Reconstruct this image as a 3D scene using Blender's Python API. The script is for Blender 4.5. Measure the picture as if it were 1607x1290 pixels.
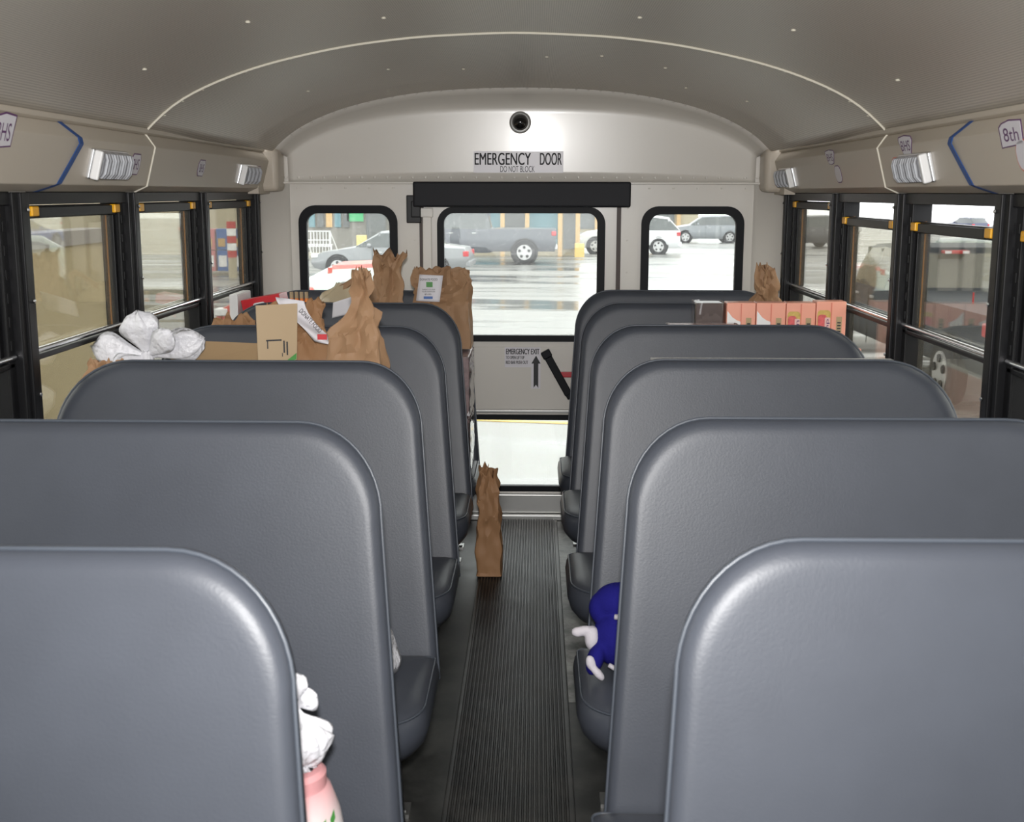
import bpy, math, random
from mathutils import Vector, Matrix, noise
random.seed(7)
C = bpy.context.scene.collection
for o in list(bpy.data.objects): bpy.data.objects.remove(o)
PI = math.pi

# ---------------------------------------------------------------- camera
F_PX = 1881.03; PITCH = .1801; YAW = .0194; ROLL = .0016
cam = bpy.data.cameras.new('camera'); camo = bpy.data.objects.new('camera', cam); C.objects.link(camo)
cam.sensor_fit = 'HORIZONTAL'; cam.sensor_width = 36; cam.lens = 36*F_PX/1607
cam.clip_start = .02; cam.clip_end = 600
fw = Vector((-math.sin(YAW)*math.cos(PITCH), math.cos(YAW)*math.cos(PITCH), -math.sin(PITCH)))
rt = Vector((math.cos(YAW), math.sin(YAW), 0)); up = rt.cross(fw)
r2 = rt*math.cos(ROLL)+up*math.sin(ROLL); u2 = up*math.cos(ROLL)-rt*math.sin(ROLL)
M = Matrix((r2, u2, -fw)).transposed().to_4x4(); M.translation = Vector((.0656, 0, 1.4661))
camo.matrix_world = M
bpy.context.scene.camera = camo
cam.dof.use_dof = True; cam.dof.focus_distance = 5.0; cam.dof.aperture_fstop = 9.0

# ---------------------------------------------------------------- sky (overcast), flash, exposure
SKY = 2.9
w = bpy.data.worlds.new('world'); bpy.context.scene.world = w; w.use_nodes = True
nt = w.node_tree; nt.nodes.clear()
out = nt.nodes.new('ShaderNodeOutputWorld'); bg = nt.nodes.new('ShaderNodeBackground')
bg.inputs['Color'].default_value = (.97, .985, 1, 1); bg.inputs['Strength'].default_value = SKY
nt.links.new(bg.outputs[0], out.inputs[0])
# the pop-up flash of the camera that took the picture
fl = bpy.data.lights.new('camera_flash', 'SPOT'); fl.energy = 290; fl.spot_size = math.radians(100); fl.spot_blend = .9
fl.shadow_soft_size = .035; fl.color = (1, .985, .97)
flo = bpy.data.objects.new('camera_flash', fl); C.objects.link(flo)
flo.location = (.0656, -.02, 1.60); flo.rotation_euler = (PI/2-.10, 0, YAW)
sc = bpy.context.scene
sc.view_settings.view_transform = 'Standard'; sc.view_settings.look = 'None'
sc.view_settings.gamma = 1; sc.view_settings.exposure = 0.22; sc.view_settings.use_curve_mapping = False

# ---------------------------------------------------------------- materials
def mat(name, col, rough=.5, metal=0, spec=.5, bump=None, var=None, coat=0, emit=None):
    m = bpy.data.materials.new(name); m.use_nodes = True; n = m.node_tree; b = n.nodes['Principled BSDF']
    b.inputs['Base Color'].default_value = (*col, 1); b.inputs['Roughness'].default_value = rough
    b.inputs['Metallic'].default_value = metal; b.inputs['Specular IOR Level'].default_value = spec
    b.inputs['Coat Weight'].default_value = coat; b.inputs['Coat Roughness'].default_value = .11
    tc = None
    if bump or var:
        tc = n.nodes.new('ShaderNodeTexCoord')
    if bump:
        sc_, st, di = bump
        t = n.nodes.new('ShaderNodeTexNoise'); t.inputs['Scale'].default_value = sc_; t.inputs['Detail'].default_value = 6
        n.links.new(tc.outputs['Object'], t.inputs['Vector'])
        bp = n.nodes.new('ShaderNodeBump'); bp.inputs['Strength'].default_value = st; bp.inputs['Distance'].default_value = di
        n.links.new(t.outputs['Fac'], bp.inputs['Height']); n.links.new(bp.outputs['Normal'], b.inputs['Normal'])
    if var:
        sc_, amt = var
        t = n.nodes.new('ShaderNodeTexNoise'); t.inputs['Scale'].default_value = sc_; t.inputs['Detail'].default_value = 5
        n.links.new(tc.outputs['Object'], t.inputs['Vector'])
        mx = n.nodes.new('ShaderNodeMix'); mx.data_type = 'RGBA'
        mx.inputs[6].default_value = (*[c*(1-amt) for c in col], 1); mx.inputs[7].default_value = (*[min(1, c*(1+amt)) for c in col], 1)
        n.links.new(t.outputs['Fac'], mx.inputs[0]); n.links.new(mx.outputs[2], b.inputs['Base Color'])
    return m

def glass(name, tint, refl=.06, haze=0.0, speck=0.0, hazecol=(.8, .8, .8), scale=90):
    m = bpy.data.materials.new(name); m.use_nodes = True; n = m.node_tree; n.nodes.clear()
    o = n.nodes.new('ShaderNodeOutputMaterial'); tr = n.nodes.new('ShaderNodeBsdfTransparent'); gl = n.nodes.new('ShaderNodeBsdfGlossy')
    tr.inputs[0].default_value = (*tint, 1); gl.inputs['Roughness'].default_value = .015
    lw = n.nodes.new('ShaderNodeFresnel'); lw.inputs[0].default_value = 1.45
    ma = n.nodes.new('ShaderNodeMath'); ma.operation = 'MULTIPLY'; ma.inputs[1].default_value = refl; ma.use_clamp = True
    mx = n.nodes.new('ShaderNodeMixShader')
    n.links.new(lw.outputs[0], ma.inputs[0]); n.links.new(ma.outputs[0], mx.inputs[0])
    n.links.new(tr.outputs[0], mx.inputs[1]); n.links.new(gl.outputs[0], mx.inputs[2])
    last = mx
    if haze or speck:
        df = n.nodes.new('ShaderNodeBsdfTranslucent'); df.inputs[0].default_value = (*hazecol, 1)
        d2 = n.nodes.new('ShaderNodeBsdfDiffuse'); d2.inputs[0].default_value = (*hazecol, 1)
        dm = n.nodes.new('ShaderNodeMixShader'); dm.inputs[0].default_value = .35
        n.links.new(df.outputs[0], dm.inputs[1]); n.links.new(d2.outputs[0], dm.inputs[2])
        m2 = n.nodes.new('ShaderNodeMixShader')
        tc = n.nodes.new('ShaderNodeTexCoord'); t = n.nodes.new('ShaderNodeTexNoise'); t.inputs['Scale'].default_value = scale; t.inputs['Detail'].default_value = 3
        n.links.new(tc.outputs['Object'], t.inputs['Vector'])
        rp = n.nodes.new('ShaderNodeMapRange'); rp.inputs['From Min'].default_value = .6; rp.inputs['From Max'].default_value = .7
        rp.inputs['To Min'].default_value = haze; rp.inputs['To Max'].default_value = haze+speck
        n.links.new(t.outputs['Fac'], rp.inputs['Value']); n.links.new(rp.outputs['Result'], m2.inputs[0])
        n.links.new(mx.outputs[0], m2.inputs[1]); n.links.new(dm.outputs[0], m2.inputs[2]); last = m2
    n.links.new(last.outputs[0], o.inputs[0])
    return m

def ceiling_mat():
    m = mat('ceiling_panel', (.42, .385, .34), .42, .25, .5); n = m.node_tree; b = n.nodes['Principled BSDF']
    tc = n.nodes.new('ShaderNodeTexCoord'); mp = n.nodes.new('ShaderNodeMapping'); mp.inputs['Scale'].default_value = (160, 160, 160)
    v = n.nodes.new('ShaderNodeTexVoronoi'); v.inputs['Randomness'].default_value = 0; v.inputs['Scale'].default_value = 1
    n.links.new(tc.outputs['UV'], mp.inputs[0]); n.links.new(mp.outputs[0], v.inputs['Vector'])
    r = n.nodes.new('ShaderNodeMapRange'); r.inputs['From Min'].default_value = .22; r.inputs['From Max'].default_value = .3
    n.links.new(v.outputs['Distance'], r.inputs['Value'])
    mx = n.nodes.new('ShaderNodeMix'); mx.data_type = 'RGBA'; mx.inputs[6].default_value = (.36, .335, .30, 1); mx.inputs[7].default_value = (.66, .62, .56, 1)
    n.links.new(r.outputs[0], mx.inputs[0]); n.links.new(mx.outputs[2], b.inputs['Base Color'])
    return m

def asphalt_mat():
    m = mat('wet_asphalt', (.3, .3, .28), .35); n = m.node_tree; b = n.nodes['Principled BSDF']
    tc = n.nodes.new('ShaderNodeTexCoord'); mp = n.nodes.new('ShaderNodeMapping'); mp.inputs['Scale'].default_value = (.10, .55, 1); mp.inputs['Rotation'].default_value = (0, 0, .18)
    t = n.nodes.new('ShaderNodeTexNoise'); t.inputs['Scale'].default_value = 1.1; t.inputs['Detail'].default_value = 7; t.inputs['Roughness'].default_value = .62; t.inputs['Distortion'].default_value = .6
    n.links.new(tc.outputs['Object'], mp.inputs[0]); n.links.new(mp.outputs[0], t.inputs['Vector'])
    cr = n.nodes.new('ShaderNodeValToRGB')
    e = cr.color_ramp.elements; e[0].position = .41; e[0].color = (.085, .09, .085, 1); e[1].position = .56; e[1].color = (.255, .25, .232, 1)
    x = cr.color_ramp.elements.new(.47); x.color = (.18, .18, .168, 1)
    n.links.new(t.outputs['Fac'], cr.inputs[0])
    t2 = n.nodes.new('ShaderNodeTexNoise'); t2.inputs['Scale'].default_value = 30; t2.inputs['Detail'].default_value = 3
    n.links.new(tc.outputs['Object'], t2.inputs['Vector'])
    mx = n.nodes.new('ShaderNodeMix'); mx.data_type = 'RGBA'; mx.blend_type = 'MULTIPLY'; mx.inputs[0].default_value = .25
    n.links.new(cr.outputs[0], mx.inputs[6]); n.links.new(t2.outputs['Color'], mx.inputs[7]); n.links.new(mx.outputs[2], b.inputs['Base Color'])
    r = n.nodes.new('ShaderNodeMapRange'); r.inputs['From Min'].default_value = .4; r.inputs['From Max'].default_value = .56; r.inputs['To Min'].default_value = .12; r.inputs['To Max'].default_value = .5
    n.links.new(t.outputs['Fac'], r.inputs['Value']); n.links.new(r.outputs[0], b.inputs['Roughness'])
    return m

def floor_mat(name, dark, pale, lo, hi):
    m = mat(name, dark, .4); n = m.node_tree; b = n.nodes['Principled BSDF']
    tc = n.nodes.new('ShaderNodeTexCoord'); t = n.nodes.new('ShaderNodeTexNoise'); t.inputs['Scale'].default_value = 6; t.inputs['Detail'].default_value = 9; t.inputs['Roughness'].default_value = .7
    n.links.new(tc.outputs['Object'], t.inputs['Vector'])
    cr = n.nodes.new('ShaderNodeValToRGB'); e = cr.color_ramp.elements
    e[0].position = lo; e[0].color = (*dark, 1); e[1].position = hi; e[1].color = (*pale, 1)
    n.links.new(t.outputs['Fac'], cr.inputs[0]); n.links.new(cr.outputs[0], b.inputs['Base Color'])
    r = n.nodes.new('ShaderNodeMapRange'); r.inputs['To Min'].default_value = .30; r.inputs['To Max'].default_value = .6; b.inputs['Specular IOR Level'].default_value = .35
    n.links.new(t.outputs['Fac'], r.inputs['Value']); n.links.new(r.outputs[0], b.inputs['Roughness'])
    return m

MT = {
 'paint': mat('cream_paint', (.66, .63, .58), .27, .0, .5, bump=(6, .03, .01), coat=.2),
 'fascia': mat('fascia_paint', (.52, .465, .39), .45, .0, .4),
 'ceil': ceiling_mat(),
 'cream': mat('cream_bead', (.72, .68, .58), .35),
 'vinyl': mat('grey_vinyl', (.048, .0535, .067), .42, 0, .36, bump=(260, .12, .002), var=(9, .14)),
 'vinylp': mat('vinyl_piping', (.055, .064, .08), .35, 0, .5),
 'black': mat('black_frame', (.006, .006, .007), .38, 0, .22),
 'rubber': mat('black_rubber', (.006, .007, .009), .5, 0, .15),
 'pad': mat('black_pad', (.013, .0135, .017), .55, 0, .2, bump=(200, .1, .002)),
 'chrome': mat('chrome', (.75, .76, .78), .18, 1),
 'steel': mat('brushed_steel', (.38, .38, .37), .35, .9),
 'latch': mat('yellow_latch', (.85, .42, .01), .35),
 'floor': floor_mat('dark_floor', (.018, .018, .017), (.075, .075, .07), .42, .75),
 'wornfloor': floor_mat('worn_floor', (.07, .07, .065), (.34, .34, .32), .40, .62),
 'mat': floor_mat('ribbed_rubber', (.011, .0105, .01), (.065, .063, .058), .44, .74),
 'glass': glass('rear_glass', (.95, .97, .95), 1.0, .07, .12, (.9, .9, .9)),
 'tint': glass('tinted_glass', (.84, .84, .80), .55, .03, .0, (.45, .40, .30)),
 'kraft': mat('kraft_paper', (.36, .215, .12), .6, 0, .3, var=(5, .10)),
 'kraft2': mat('kraft_paper_dark', (.33, .18, .09), .6, 0, .3, var=(5, .10)),
 'card': mat('cardboard', (.33, .225, .125), .7, 0, .3, var=(12, .06)),
 'cardlt': mat('cardboard_light', (.42, .31, .19), .7),
 'green': mat('green_print', (.06, .26, .05), .5),
 'paper': mat('white_paper', (.72, .70, .74), .6),
 'ink': mat('dark_ink', (.02, .02, .025), .6),
 'purple': mat('purple_ink', (.12, .04, .14), .6),
 'tape': mat('blue_tape', (.015, .07, .26), .5),
 'plastic': mat('white_plastic_film', (.68, .68, .72), .28, 0, .5, bump=(26, .8, .02)),
 'film': glass('clear_film', (.88, .88, .88), 2.5, .12, .15, (.9, .85, .85), 40),
 'lens': None,
 'toyblue': mat('blue_plush', (.012, .011, .15), .85, 0, .1, bump=(400, .5, .004)),
 'toywhite': mat('white_plush', (.55, .52, .56), .85, 0, .1, bump=(400, .5, .004)),
 'pink': mat('salmon_carton', (.80, .36, .26), .4),
 'pinkd': mat('dark_salmon', (.62, .16, .10), .4),
 'pinklt': mat('pale_pink', (.75, .50, .47), .35),
 'tan': mat('tan_print', (.40, .30, .16), .5),
 'yellowp': mat('noodle_yellow', (.55, .38, .10), .5, var=(60, .4)),
 'redp': mat('red_print', (.60, .02, .03), .35),
 'magenta': mat('magenta_label', (.25, .01, .06), .35),
 'orange': mat('orange_print', (.8, .22, .02), .4),
 'blueprint': mat('blue_print', (.03, .12, .4), .4),
 'white': mat('white_print', (.8, .8, .8), .4),
 'redbar': mat('red_paint', (.45, .01, .02), .35),
 'domeblk': mat('smoked_dome', (.008, .008, .008), .06, 0, .6, coat=.5),
 'sign': mat('sign_white', (.66, .64, .68), .35),
 'asphalt': asphalt_mat(),
}
m = mat('ribbed_lens', (.62, .65, .70), .15, 0, .8); MT['lens'] = m
n_ = m.node_tree; b_ = n_.nodes['Principled BSDF']; tc = n_.nodes.new('ShaderNodeTexCoord'); wv = n_.nodes.new('ShaderNodeTexWave'); wv.inputs['Scale'].default_value = 36; wv.inputs['Distortion'].default_value = 1.2
n_.links.new(tc.outputs['Object'], wv.inputs['Vector']); cr = n_.nodes.new('ShaderNodeValToRGB'); cr.color_ramp.elements[0].color = (.16, .16, .17, 1); cr.color_ramp.elements[1].color = (.60, .62, .66, 1)
n_.links.new(wv.outputs['Fac'], cr.inputs[0]); n_.links.new(cr.outputs[0], b_.inputs['Base Color'])

# ---------------------------------------------------------------- helpers
class MB:
    def __init__(s): s.v = []; s.f = []; s.m = []
    def add(s, vs, fs, mi=0):
        o = len(s.v); s.v += [Vector(v) for v in vs]; s.f += [[i+o for i in f] for f in fs]; s.m += [mi]*len(fs); return s
    def box(s, a, b, mi=0, mtx=None):
        x0, y0, z0 = a; x1, y1, z1 = b
        vs = [Vector(p) for p in ((x0,y0,z0),(x1,y0,z0),(x1,y1,z0),(x0,y1,z0),(x0,y0,z1),(x1,y0,z1),(x1,y1,z1),(x0,y1,z1))]
        if mtx: vs = [mtx @ v for v in vs]
        return s.add(vs, [(0,3,2,1),(4,5,6,7),(0,1,5,4),(1,2,6,5),(2,3,7,6),(3,0,4,7)], mi)
    def rings(s, rings, mi=0, closed=True, cap=True):
        n = len(rings[0]); vs = [p for r in rings for p in r]; fs = []
        for i in range(len(rings)-1):
            for j in range(n if closed else n-1):
                k = (j+1) % n; fs.append((i*n+j, i*n+k, (i+1)*n+k, (i+1)*n+j))
        if cap: fs += [tuple(reversed(range(n))), tuple(range((len(rings)-1)*n, len(rings)*n))]
        return s.add(vs, fs, mi)
    def tube(s, pts, r, n=8, mi=0, closed=False, cap=True):
        pts = [Vector(p) for p in pts]; R = []; N = len(pts); prev = None
        for i, p in enumerate(pts):
            a = pts[(i-1) % N] if (closed or i) else p; b = pts[(i+1) % N] if (closed or i < N-1) else p
            t = (b-a).normalized()
            if prev is None:
                u = t.cross(Vector((0, 0, 1)));
                if u.length < .01: u = t.cross(Vector((1, 0, 0)))
            else: u = prev - t*prev.dot(t)
            u.normalize(); prev = u; v_ = t.cross(u)
            rr = r[i] if isinstance(r, (list, tuple)) else r
            R.append([p+(u*math.cos(2*PI*k/n)+v_*math.sin(2*PI*k/n))*rr for k in range(n)])
        if closed: R.append(R[0]); cap = False
        return s.rings(R, mi, True, cap)
    def lathe(s, prof, n=24, c=(0,0,0), axis='z', mi=0, cap=True):
        R = []
        for r, h in prof:
            ring = []
            for k in range(n):
                a = 2*PI*k/n; x, y = r*math.cos(a), r*math.sin(a)
                q = (x, y, h) if axis == 'z' else ((h, x, y) if axis == 'x' else (x, h, -y))
                ring.append(Vector(q)+Vector(c))
            R.append(ring)
        return s.rings(R, mi, True, cap)
    def ell(s, c, r, n=20, mi=0, mtx=None):
        R = []
        for i in range(1, n//2):
            t = PI*i/(n//2); R.append([Vector((r[0]*math.sin(t)*math.cos(2*PI*k/n), r[1]*math.sin(t)*math.sin(2*PI*k/n), -r[2]*math.cos(t))) for k in range(n)])
        R = [[(mtx @ p if mtx else p)+Vector(c) for p in q] for q in R]
        return s.rings(R, mi)
    def build(s, name, mats, parent=None, smooth=False, bevel=0, loc=None, recalc=True):
        me = bpy.data.meshes.new(name); me.from_pydata([tuple(v) for v in s.v], [], s.f)
        if not isinstance(mats, (list, tuple)): mats = [mats]
        for q in mats: me.materials.append(MT[q] if isinstance(q, str) else q)
        me.polygons.foreach_set('material_index', s.m)
        if recalc:
            import bmesh
            bm = bmesh.new(); bm.from_mesh(me); bmesh.ops.recalc_face_normals(bm, faces=bm.faces); bm.to_mesh(me); bm.free()
        if smooth: me.polygons.foreach_set('use_smooth', [True]*len(me.polygons))
        me.update()
        o = bpy.data.objects.new(name, me); C.objects.link(o)
        if parent: o.parent = parent
        if loc: o.location = loc
        if bevel:
            bv = o.modifiers.new('bevel', 'BEVEL'); bv.width = bevel; bv.segments = 3; bv.limit_method = 'ANGLE'
            if smooth: pass
        return o

def sharp(o, ang=40):
    me = o.data; me.polygons.foreach_set('use_smooth', [True]*len(me.polygons)); me.set_sharp_from_angle(angle=math.radians(ang)); return o
def thing(name, label, cat, loc=(0,0,0), rz=0, group=None):
    o = bpy.data.objects.new(name, None); C.objects.link(o); o.location = loc; o.rotation_euler = (0, 0, rz); o.empty_display_size = .05
    o['label'] = label; o['category'] = cat
    if group: o['group'] = group
    return o
def tag(o, label, cat, group=None):
    o['label'] = label; o['category'] = cat
    if group: o['group'] = group
    return o
def struct(o): o['kind'] = 'structure'; return o
def copy_tree(o, parent=None):
    c = o.copy(); C.objects.link(c); c.parent = parent
    for ch in list(o.children): copy_tree(ch, c)
    return c
def rrect(x0, z0, x1, z1, r, n=6):
    if not isinstance(r, (list, tuple)): r = [r]*4     # bl, br, tr, tl
    pts = []
    for (cx, cz, a0, rr) in ((x0+r[0], z0+r[0], PI, r[0]), (x1-r[1], z0+r[1], 1.5*PI, r[1]), (x1-r[2], z1-r[2], 0, r[2]), (x0+r[3], z1-r[3], .5*PI, r[3])):
        for i in range(n+1):
            a = a0+.5*PI*i/n; pts.append((cx+rr*math.cos(a), cz+rr*math.sin(a)))
    return pts
def plate(name, outer, holes, thick, m, parent=None, y=0.0, mtx=None):
    """flat panel in XZ with holes, extruded by thick towards +y from y"""
    cu = bpy.data.curves.new('tmp', 'CURVE'); cu.dimensions = '2D'; cu.fill_mode = 'BOTH'; cu.extrude = thick/2
    for loop in [outer]+holes:
        sp = cu.splines.new('POLY'); sp.points.add(len(loop)-1); sp.use_cyclic_u = True
        for i, (a, b) in enumerate(loop): sp.points[i].co = (a, b, 0, 1)
    t = bpy.data.objects.new('tmp', cu); C.objects.link(t)
    me = bpy.data.meshes.new_from_object(t.evaluated_get(bpy.context.evaluated_depsgraph_get()))
    bpy.data.objects.remove(t)
    me.transform(Matrix.Translation((0, y+thick/2, 0)) @ Matrix.Rotation(PI/2, 4, 'X'))
    if mtx: me.transform(mtx)
    me.materials.clear(); me.materials.append(MT[m] if isinstance(m, str) else m)
    o = bpy.data.objects.new(name, me); C.objects.link(o)
    if parent: o.parent = parent
    return o
def text(name, s, w, h, m, parent, mtx, bold=0.0):
    """text mesh fitted to w x h, centred, facing -y before mtx"""
    cu = bpy.data.curves.new('tmp', 'FONT'); cu.body = s; cu.size = 1; cu.extrude = 0.0
    t = bpy.data.objects.new('tmp', cu); C.objects.link(t)
    me = bpy.data.meshes.new_from_object(t.evaluated_get(bpy.context.evaluated_depsgraph_get())); bpy.data.objects.remove(t)
    xs = [v.co.x for v in me.vertices]; ys = [v.co.y for v in me.vertices]
    x0, x1, y0, y1 = min(xs), max(xs), min(ys), max(ys)
    me.transform(mtx @ Matrix.Rotation(PI/2, 4, 'X') @ Matrix.Diagonal((w/(x1-x0), h/(y1-y0), 1, 1)) @ Matrix.Translation((-(x0+x1)/2, -(y0+y1)/2, 0)))
    if bold:                                    # heavier strokes: the same outline repeated with small shifts
        vs = [v.co.copy() for v in me.vertices]; fs = [tuple(p.vertices) for p in me.polygons]; ax = (mtx.to_3x3() @ Vector((1, 0, 0)))*bold; nv = len(vs)
        me2 = bpy.data.meshes.new(name); me2.from_pydata([tuple(v+ax*k) for k in (-1, 0, 1) for v in vs], [], [tuple(i+nv*k for i in f) for k in range(3) for f in fs]); me = me2
    me.materials.clear(); me.materials.append(MT[m])
    o = bpy.data.objects.new(name, me); C.objects.link(o)
    if parent: o.parent = parent
    return o
T = Matrix.Translation
def RZ(a): return Matrix.Rotation(a, 4, 'Z')
def RX(a): return Matrix.Rotation(a, 4, 'X')
def RY(a): return Matrix.Rotation(a, 4, 'Y')
def smoothstep(a, b, x):
    t = max(0, min(1, (x-a)/(b-a))); return t*t*(3-2*t)

# ================================================================= BUS SHELL
W = 1.145; YR = 5.33; YF = -2.4
CP = [(-1.10,1.645),(-1.088,1.662),(-1.02,1.723),(-.958,1.758),(-.829,1.811),(-.696,1.850),(-.49,1.893),(-.28,1.918),(0,1.930)]
CP = CP + [(-x, z) for x, z in reversed(CP[:-1])]
def resample(pts, n):
    d = [0]
    for a, b in zip(pts, pts[1:]): d.append(d[-1]+math.hypot(b[0]-a[0], b[1]-a[1]))
    res = []
    for i in range(n):
        t = d[-1]*i/(n-1); k = max(j for j in range(len(d)) if d[j] <= t+1e-9); k = min(k, len(pts)-2)
        u = (t-d[k])/(d[k+1]-d[k]); res.append((pts[k][0]*(1-u)+pts[k+1][0]*u, pts[k][1]*(1-u)+pts[k+1][1]*u))
    return res
def smooth_line(p, it=3):
    for _ in range(it): p = [p[0]]+[((p[i-1][0]+2*p[i][0]+p[i+1][0])/4, (p[i-1][1]+2*p[i][1]+p[i+1][1])/4) for i in range(1, len(p)-1)]+[p[-1]]
    return p
CP = smooth_line(resample(CP, 61), 5)
YE = 5.20                                  # ceiling meets the bulkhead
EP = [(-1.056,1.640),(-1.02,1.69),(-.965,1.722),(-.88,1.771),(-.745,1.820),(-.61,1.853),(-.42,1.884),(-.2,1.898),(0,1.902)]
EP = EP + [(-x, z) for x, z in reversed(EP[:-1])]
EP = smooth_line(resample(EP, 61), 5)
def ceiling():
    ys = [YF, -1.6, -.8, 0, .8, 1.6, 2.4, 3.0, 3.64, 4.0, 4.4, 4.8, YE]
    me_v, fs, uv = [], [], []
    for y in ys:
        k = 0 if y <= 3.64 else ((y-3.64)/(YE-3.64))**1.3
        for i in range(61):
            x = CP[i][0]*(1-k)+EP[i][0]*k; z = CP[i][1]*(1-k)+EP[i][1]*k
            me_v.append((x, y, z)); uv.append((x*1.1, y))
    n = 61
    for a in range(len(ys)-1):
        for i in range(n-1): fs.append((a*n+i, (a+1)*n+i, (a+1)*n+i+1, a*n+i+1))
    me = bpy.data.meshes.new('ceiling'); me.from_pydata(me_v, [], fs); l = me.uv_layers.new()
    for lp in me.loops: l.data[lp.index].uv = uv[lp.vertex_index]
    me.polygons.foreach_set('use_smooth', [True]*len(fs)); me.materials.append(MT['ceil'])
    o = bpy.data.objects.new('ceiling', me); C.objects.link(o); struct(o)
    s = o.modifiers.new('thick', 'SOLIDIFY'); s.thickness = .03; s.offset = -1
ceiling()

def rib(n, y):
    b = MB(); b.tube([(x, y, z-.002) for x, z in CP], .0042, 6)
    o = sharp(b.build('trim_%d' % n, 'cream')); struct(o)
    r = MB()
    d = resample(CP, 34)
    for x, z in d[1:-1]: r.ell((x, y+.028, z-.001), (.006, .006, .003), 8)
    sharp(r.build('rivets', 'cream', o))
rib(1, 3.64); rib(2, 1.24)
# thin lap seam of the perforated panel next to the rib, and scattered roof screws
sc_ = MB()
def ceil_z(x):
    for a, b in zip(CP, CP[1:]):
        if a[0] <= x <= b[0]: return a[1]+(b[1]-a[1])*(x-a[0])/(b[0]-a[0])
for x, y in ((-.92,3.10),(-.62,2.95),(-.33,3.22),(.33,3.22),(.68,3.0),(.97,3.12),(-.45,4.3),(.28,4.1),(.5,4.2),(.62,4.6),(.83,4.5),(-.75,4.4),(-.2,4.5),(.1,4.2)):
    z = ceil_z(x)-(.004 if y < 3.64 else .03*((y-3.64)/1.56)**1.3+.002)
    sc_.ell((x, y, z+.002), (.007, .007, .0035), 8)
struct(sharp(sc_.build('trim_3', 'cream')))

# rear bulkhead above the door (z 1.511 to the ceiling edge)
def bulkhead():
    n = 61; EC = []
    for (x, z) in EP:      # crease contour, inset from the edge
        EC.append((x*.965, 1.511+(z-1.511)*(.80+.02*abs(x))))
    rows = []
    rows.append([(x, YE, z) for x, z in EP])
    for k in (.3, .6, .85, 1):
        c = math.sin(k*PI/2); yk = YE+.120*math.sin(k*PI/2)
        rows.append([(EP[i][0]*(1-k)+EC[i][0]*k, yk-.0*c, EP[i][1]*(1-k)+EC[i][1]*k) for i in range(n)])
    for k in (.06, .3, .6, .85, 1):
        rows.append([(EC[i][0]*(1+.0*k)*(1-.0*k)+(EP[i][0]*1.0-EC[i][0])*k*.0, YE+.120+.009*k, EC[i][1]*(1-k)+1.511*k) for i in range(n)])
    b = MB(); vs = [p for r in rows for p in r]; fs = []
    for a in range(len(rows)-1):
        for i in range(n-1): fs.append((a*n+i, a*n+i+1, (a+1)*n+i+1, (a+1)*n+i))
    b.add(vs, fs); o = b.build('wall_rear_upper', 'paint', smooth=True, recalc=False); struct(o); o.name = 'wall_rear_upper'
    s = o.modifiers.new('s', 'SOLIDIFY'); s.thickness = .03; s.offset = 1
    o2 = plate('backing', [(-1.2, 1.49), (1.2, 1.49), (1.2, 2.0), (-1.2, 2.0)], [], .02, 'paint', o, y=YR+.006)
    o2 = plate('backing', [(-1.24, 0), (-1.03, 0), (-1.03, 1.5), (-1.24, 1.5)], [], .02, 'paint', o, y=YR+.045)
    o2 = plate('backing', [(1.24, 0), (1.03, 0), (1.03, 1.5), (1.24, 1.5)], [], .02, 'paint', o, y=YR+.045)
    b = MB()
    for s_ in (-1, 1): b.box((min(s_*1.10, s_*1.2), 5.1, 1.46), (max(s_*1.10, s_*1.2), YR+.05, 1.75))
    b.build('backing', 'fascia', o)
    return o
bulkhead()
# seam ledge and rivets across the bulkhead foot
b = MB(); b.box((-1.08, YR-.022, 1.503), (1.08, YR+.01, 1.512)); o = b.build('trim_4', 'paint', bevel=.002); struct(o)
b = MB()
for i in range(38): b.ell((-1.03+i*2.06/37, YR-.004, 1.531), (.0065, .005, .0065), 8)
for s_ in (-1, 1):
    for i in range(5): b.ell((s_*(.56+i*.105), YR-.002, 1.486), (.005, .004, .005), 8)
    for i in range(6): b.ell((s_*.468, YR-.002, 1.40-i*.14), (.004, .003, .004), 8)
for x, z in EP[3:-3]:
    pass
d = resample(EP, 44)
for x, z in d[2:-2]: b.ell((x*.994, YE-.012, z+.001-.004), (.005, .005, .003), 8)
o = sharp(b.build('trim_5', 'paint')); struct(o)

# rear wall with window holes and door opening
LWIN = (-.962, .70, -.560, 1.394); RWIN = (.545, .70, .960, 1.392)
outer = [(-1.03, 0), (-.441, 0), (-.441, 1.50), (.434, 1.50), (.434, 0), (1.03, 0), (1.03, 1.51), (-1.03, 1.51)]
o = plate('wall_rear', outer, [rrect(*LWIN, .06), rrect(*RWIN, .06)], .04, 'paint', y=YR); struct(o)
def corner(name, s_):
    b = MB(); R = []
    for z in (0, 1.51):
        R.append([(s_*(W-.0-.095*(1-math.sin(a))*1.0+.0), YR-.085*(1-math.cos(a))*1.0, z) if 0 else (s_*(1.015+.13*math.sin(a)), YR-.055*(1-math.cos(a)), z) for a in [PI/2*i/10 for i in range(11)]])
    n = 11; b.add(R[0]+R[1], [(i, i+1, n+i+1, n+i) for i in range(10)])
    o = b.build(name, 'paint', smooth=True); struct(o); m_ = o.modifiers.new('s', 'SOLIDIFY'); m_.thickness = .01; m_.offset = 0
corner('trim_6', -1); corner('trim_7', 1)

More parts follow.
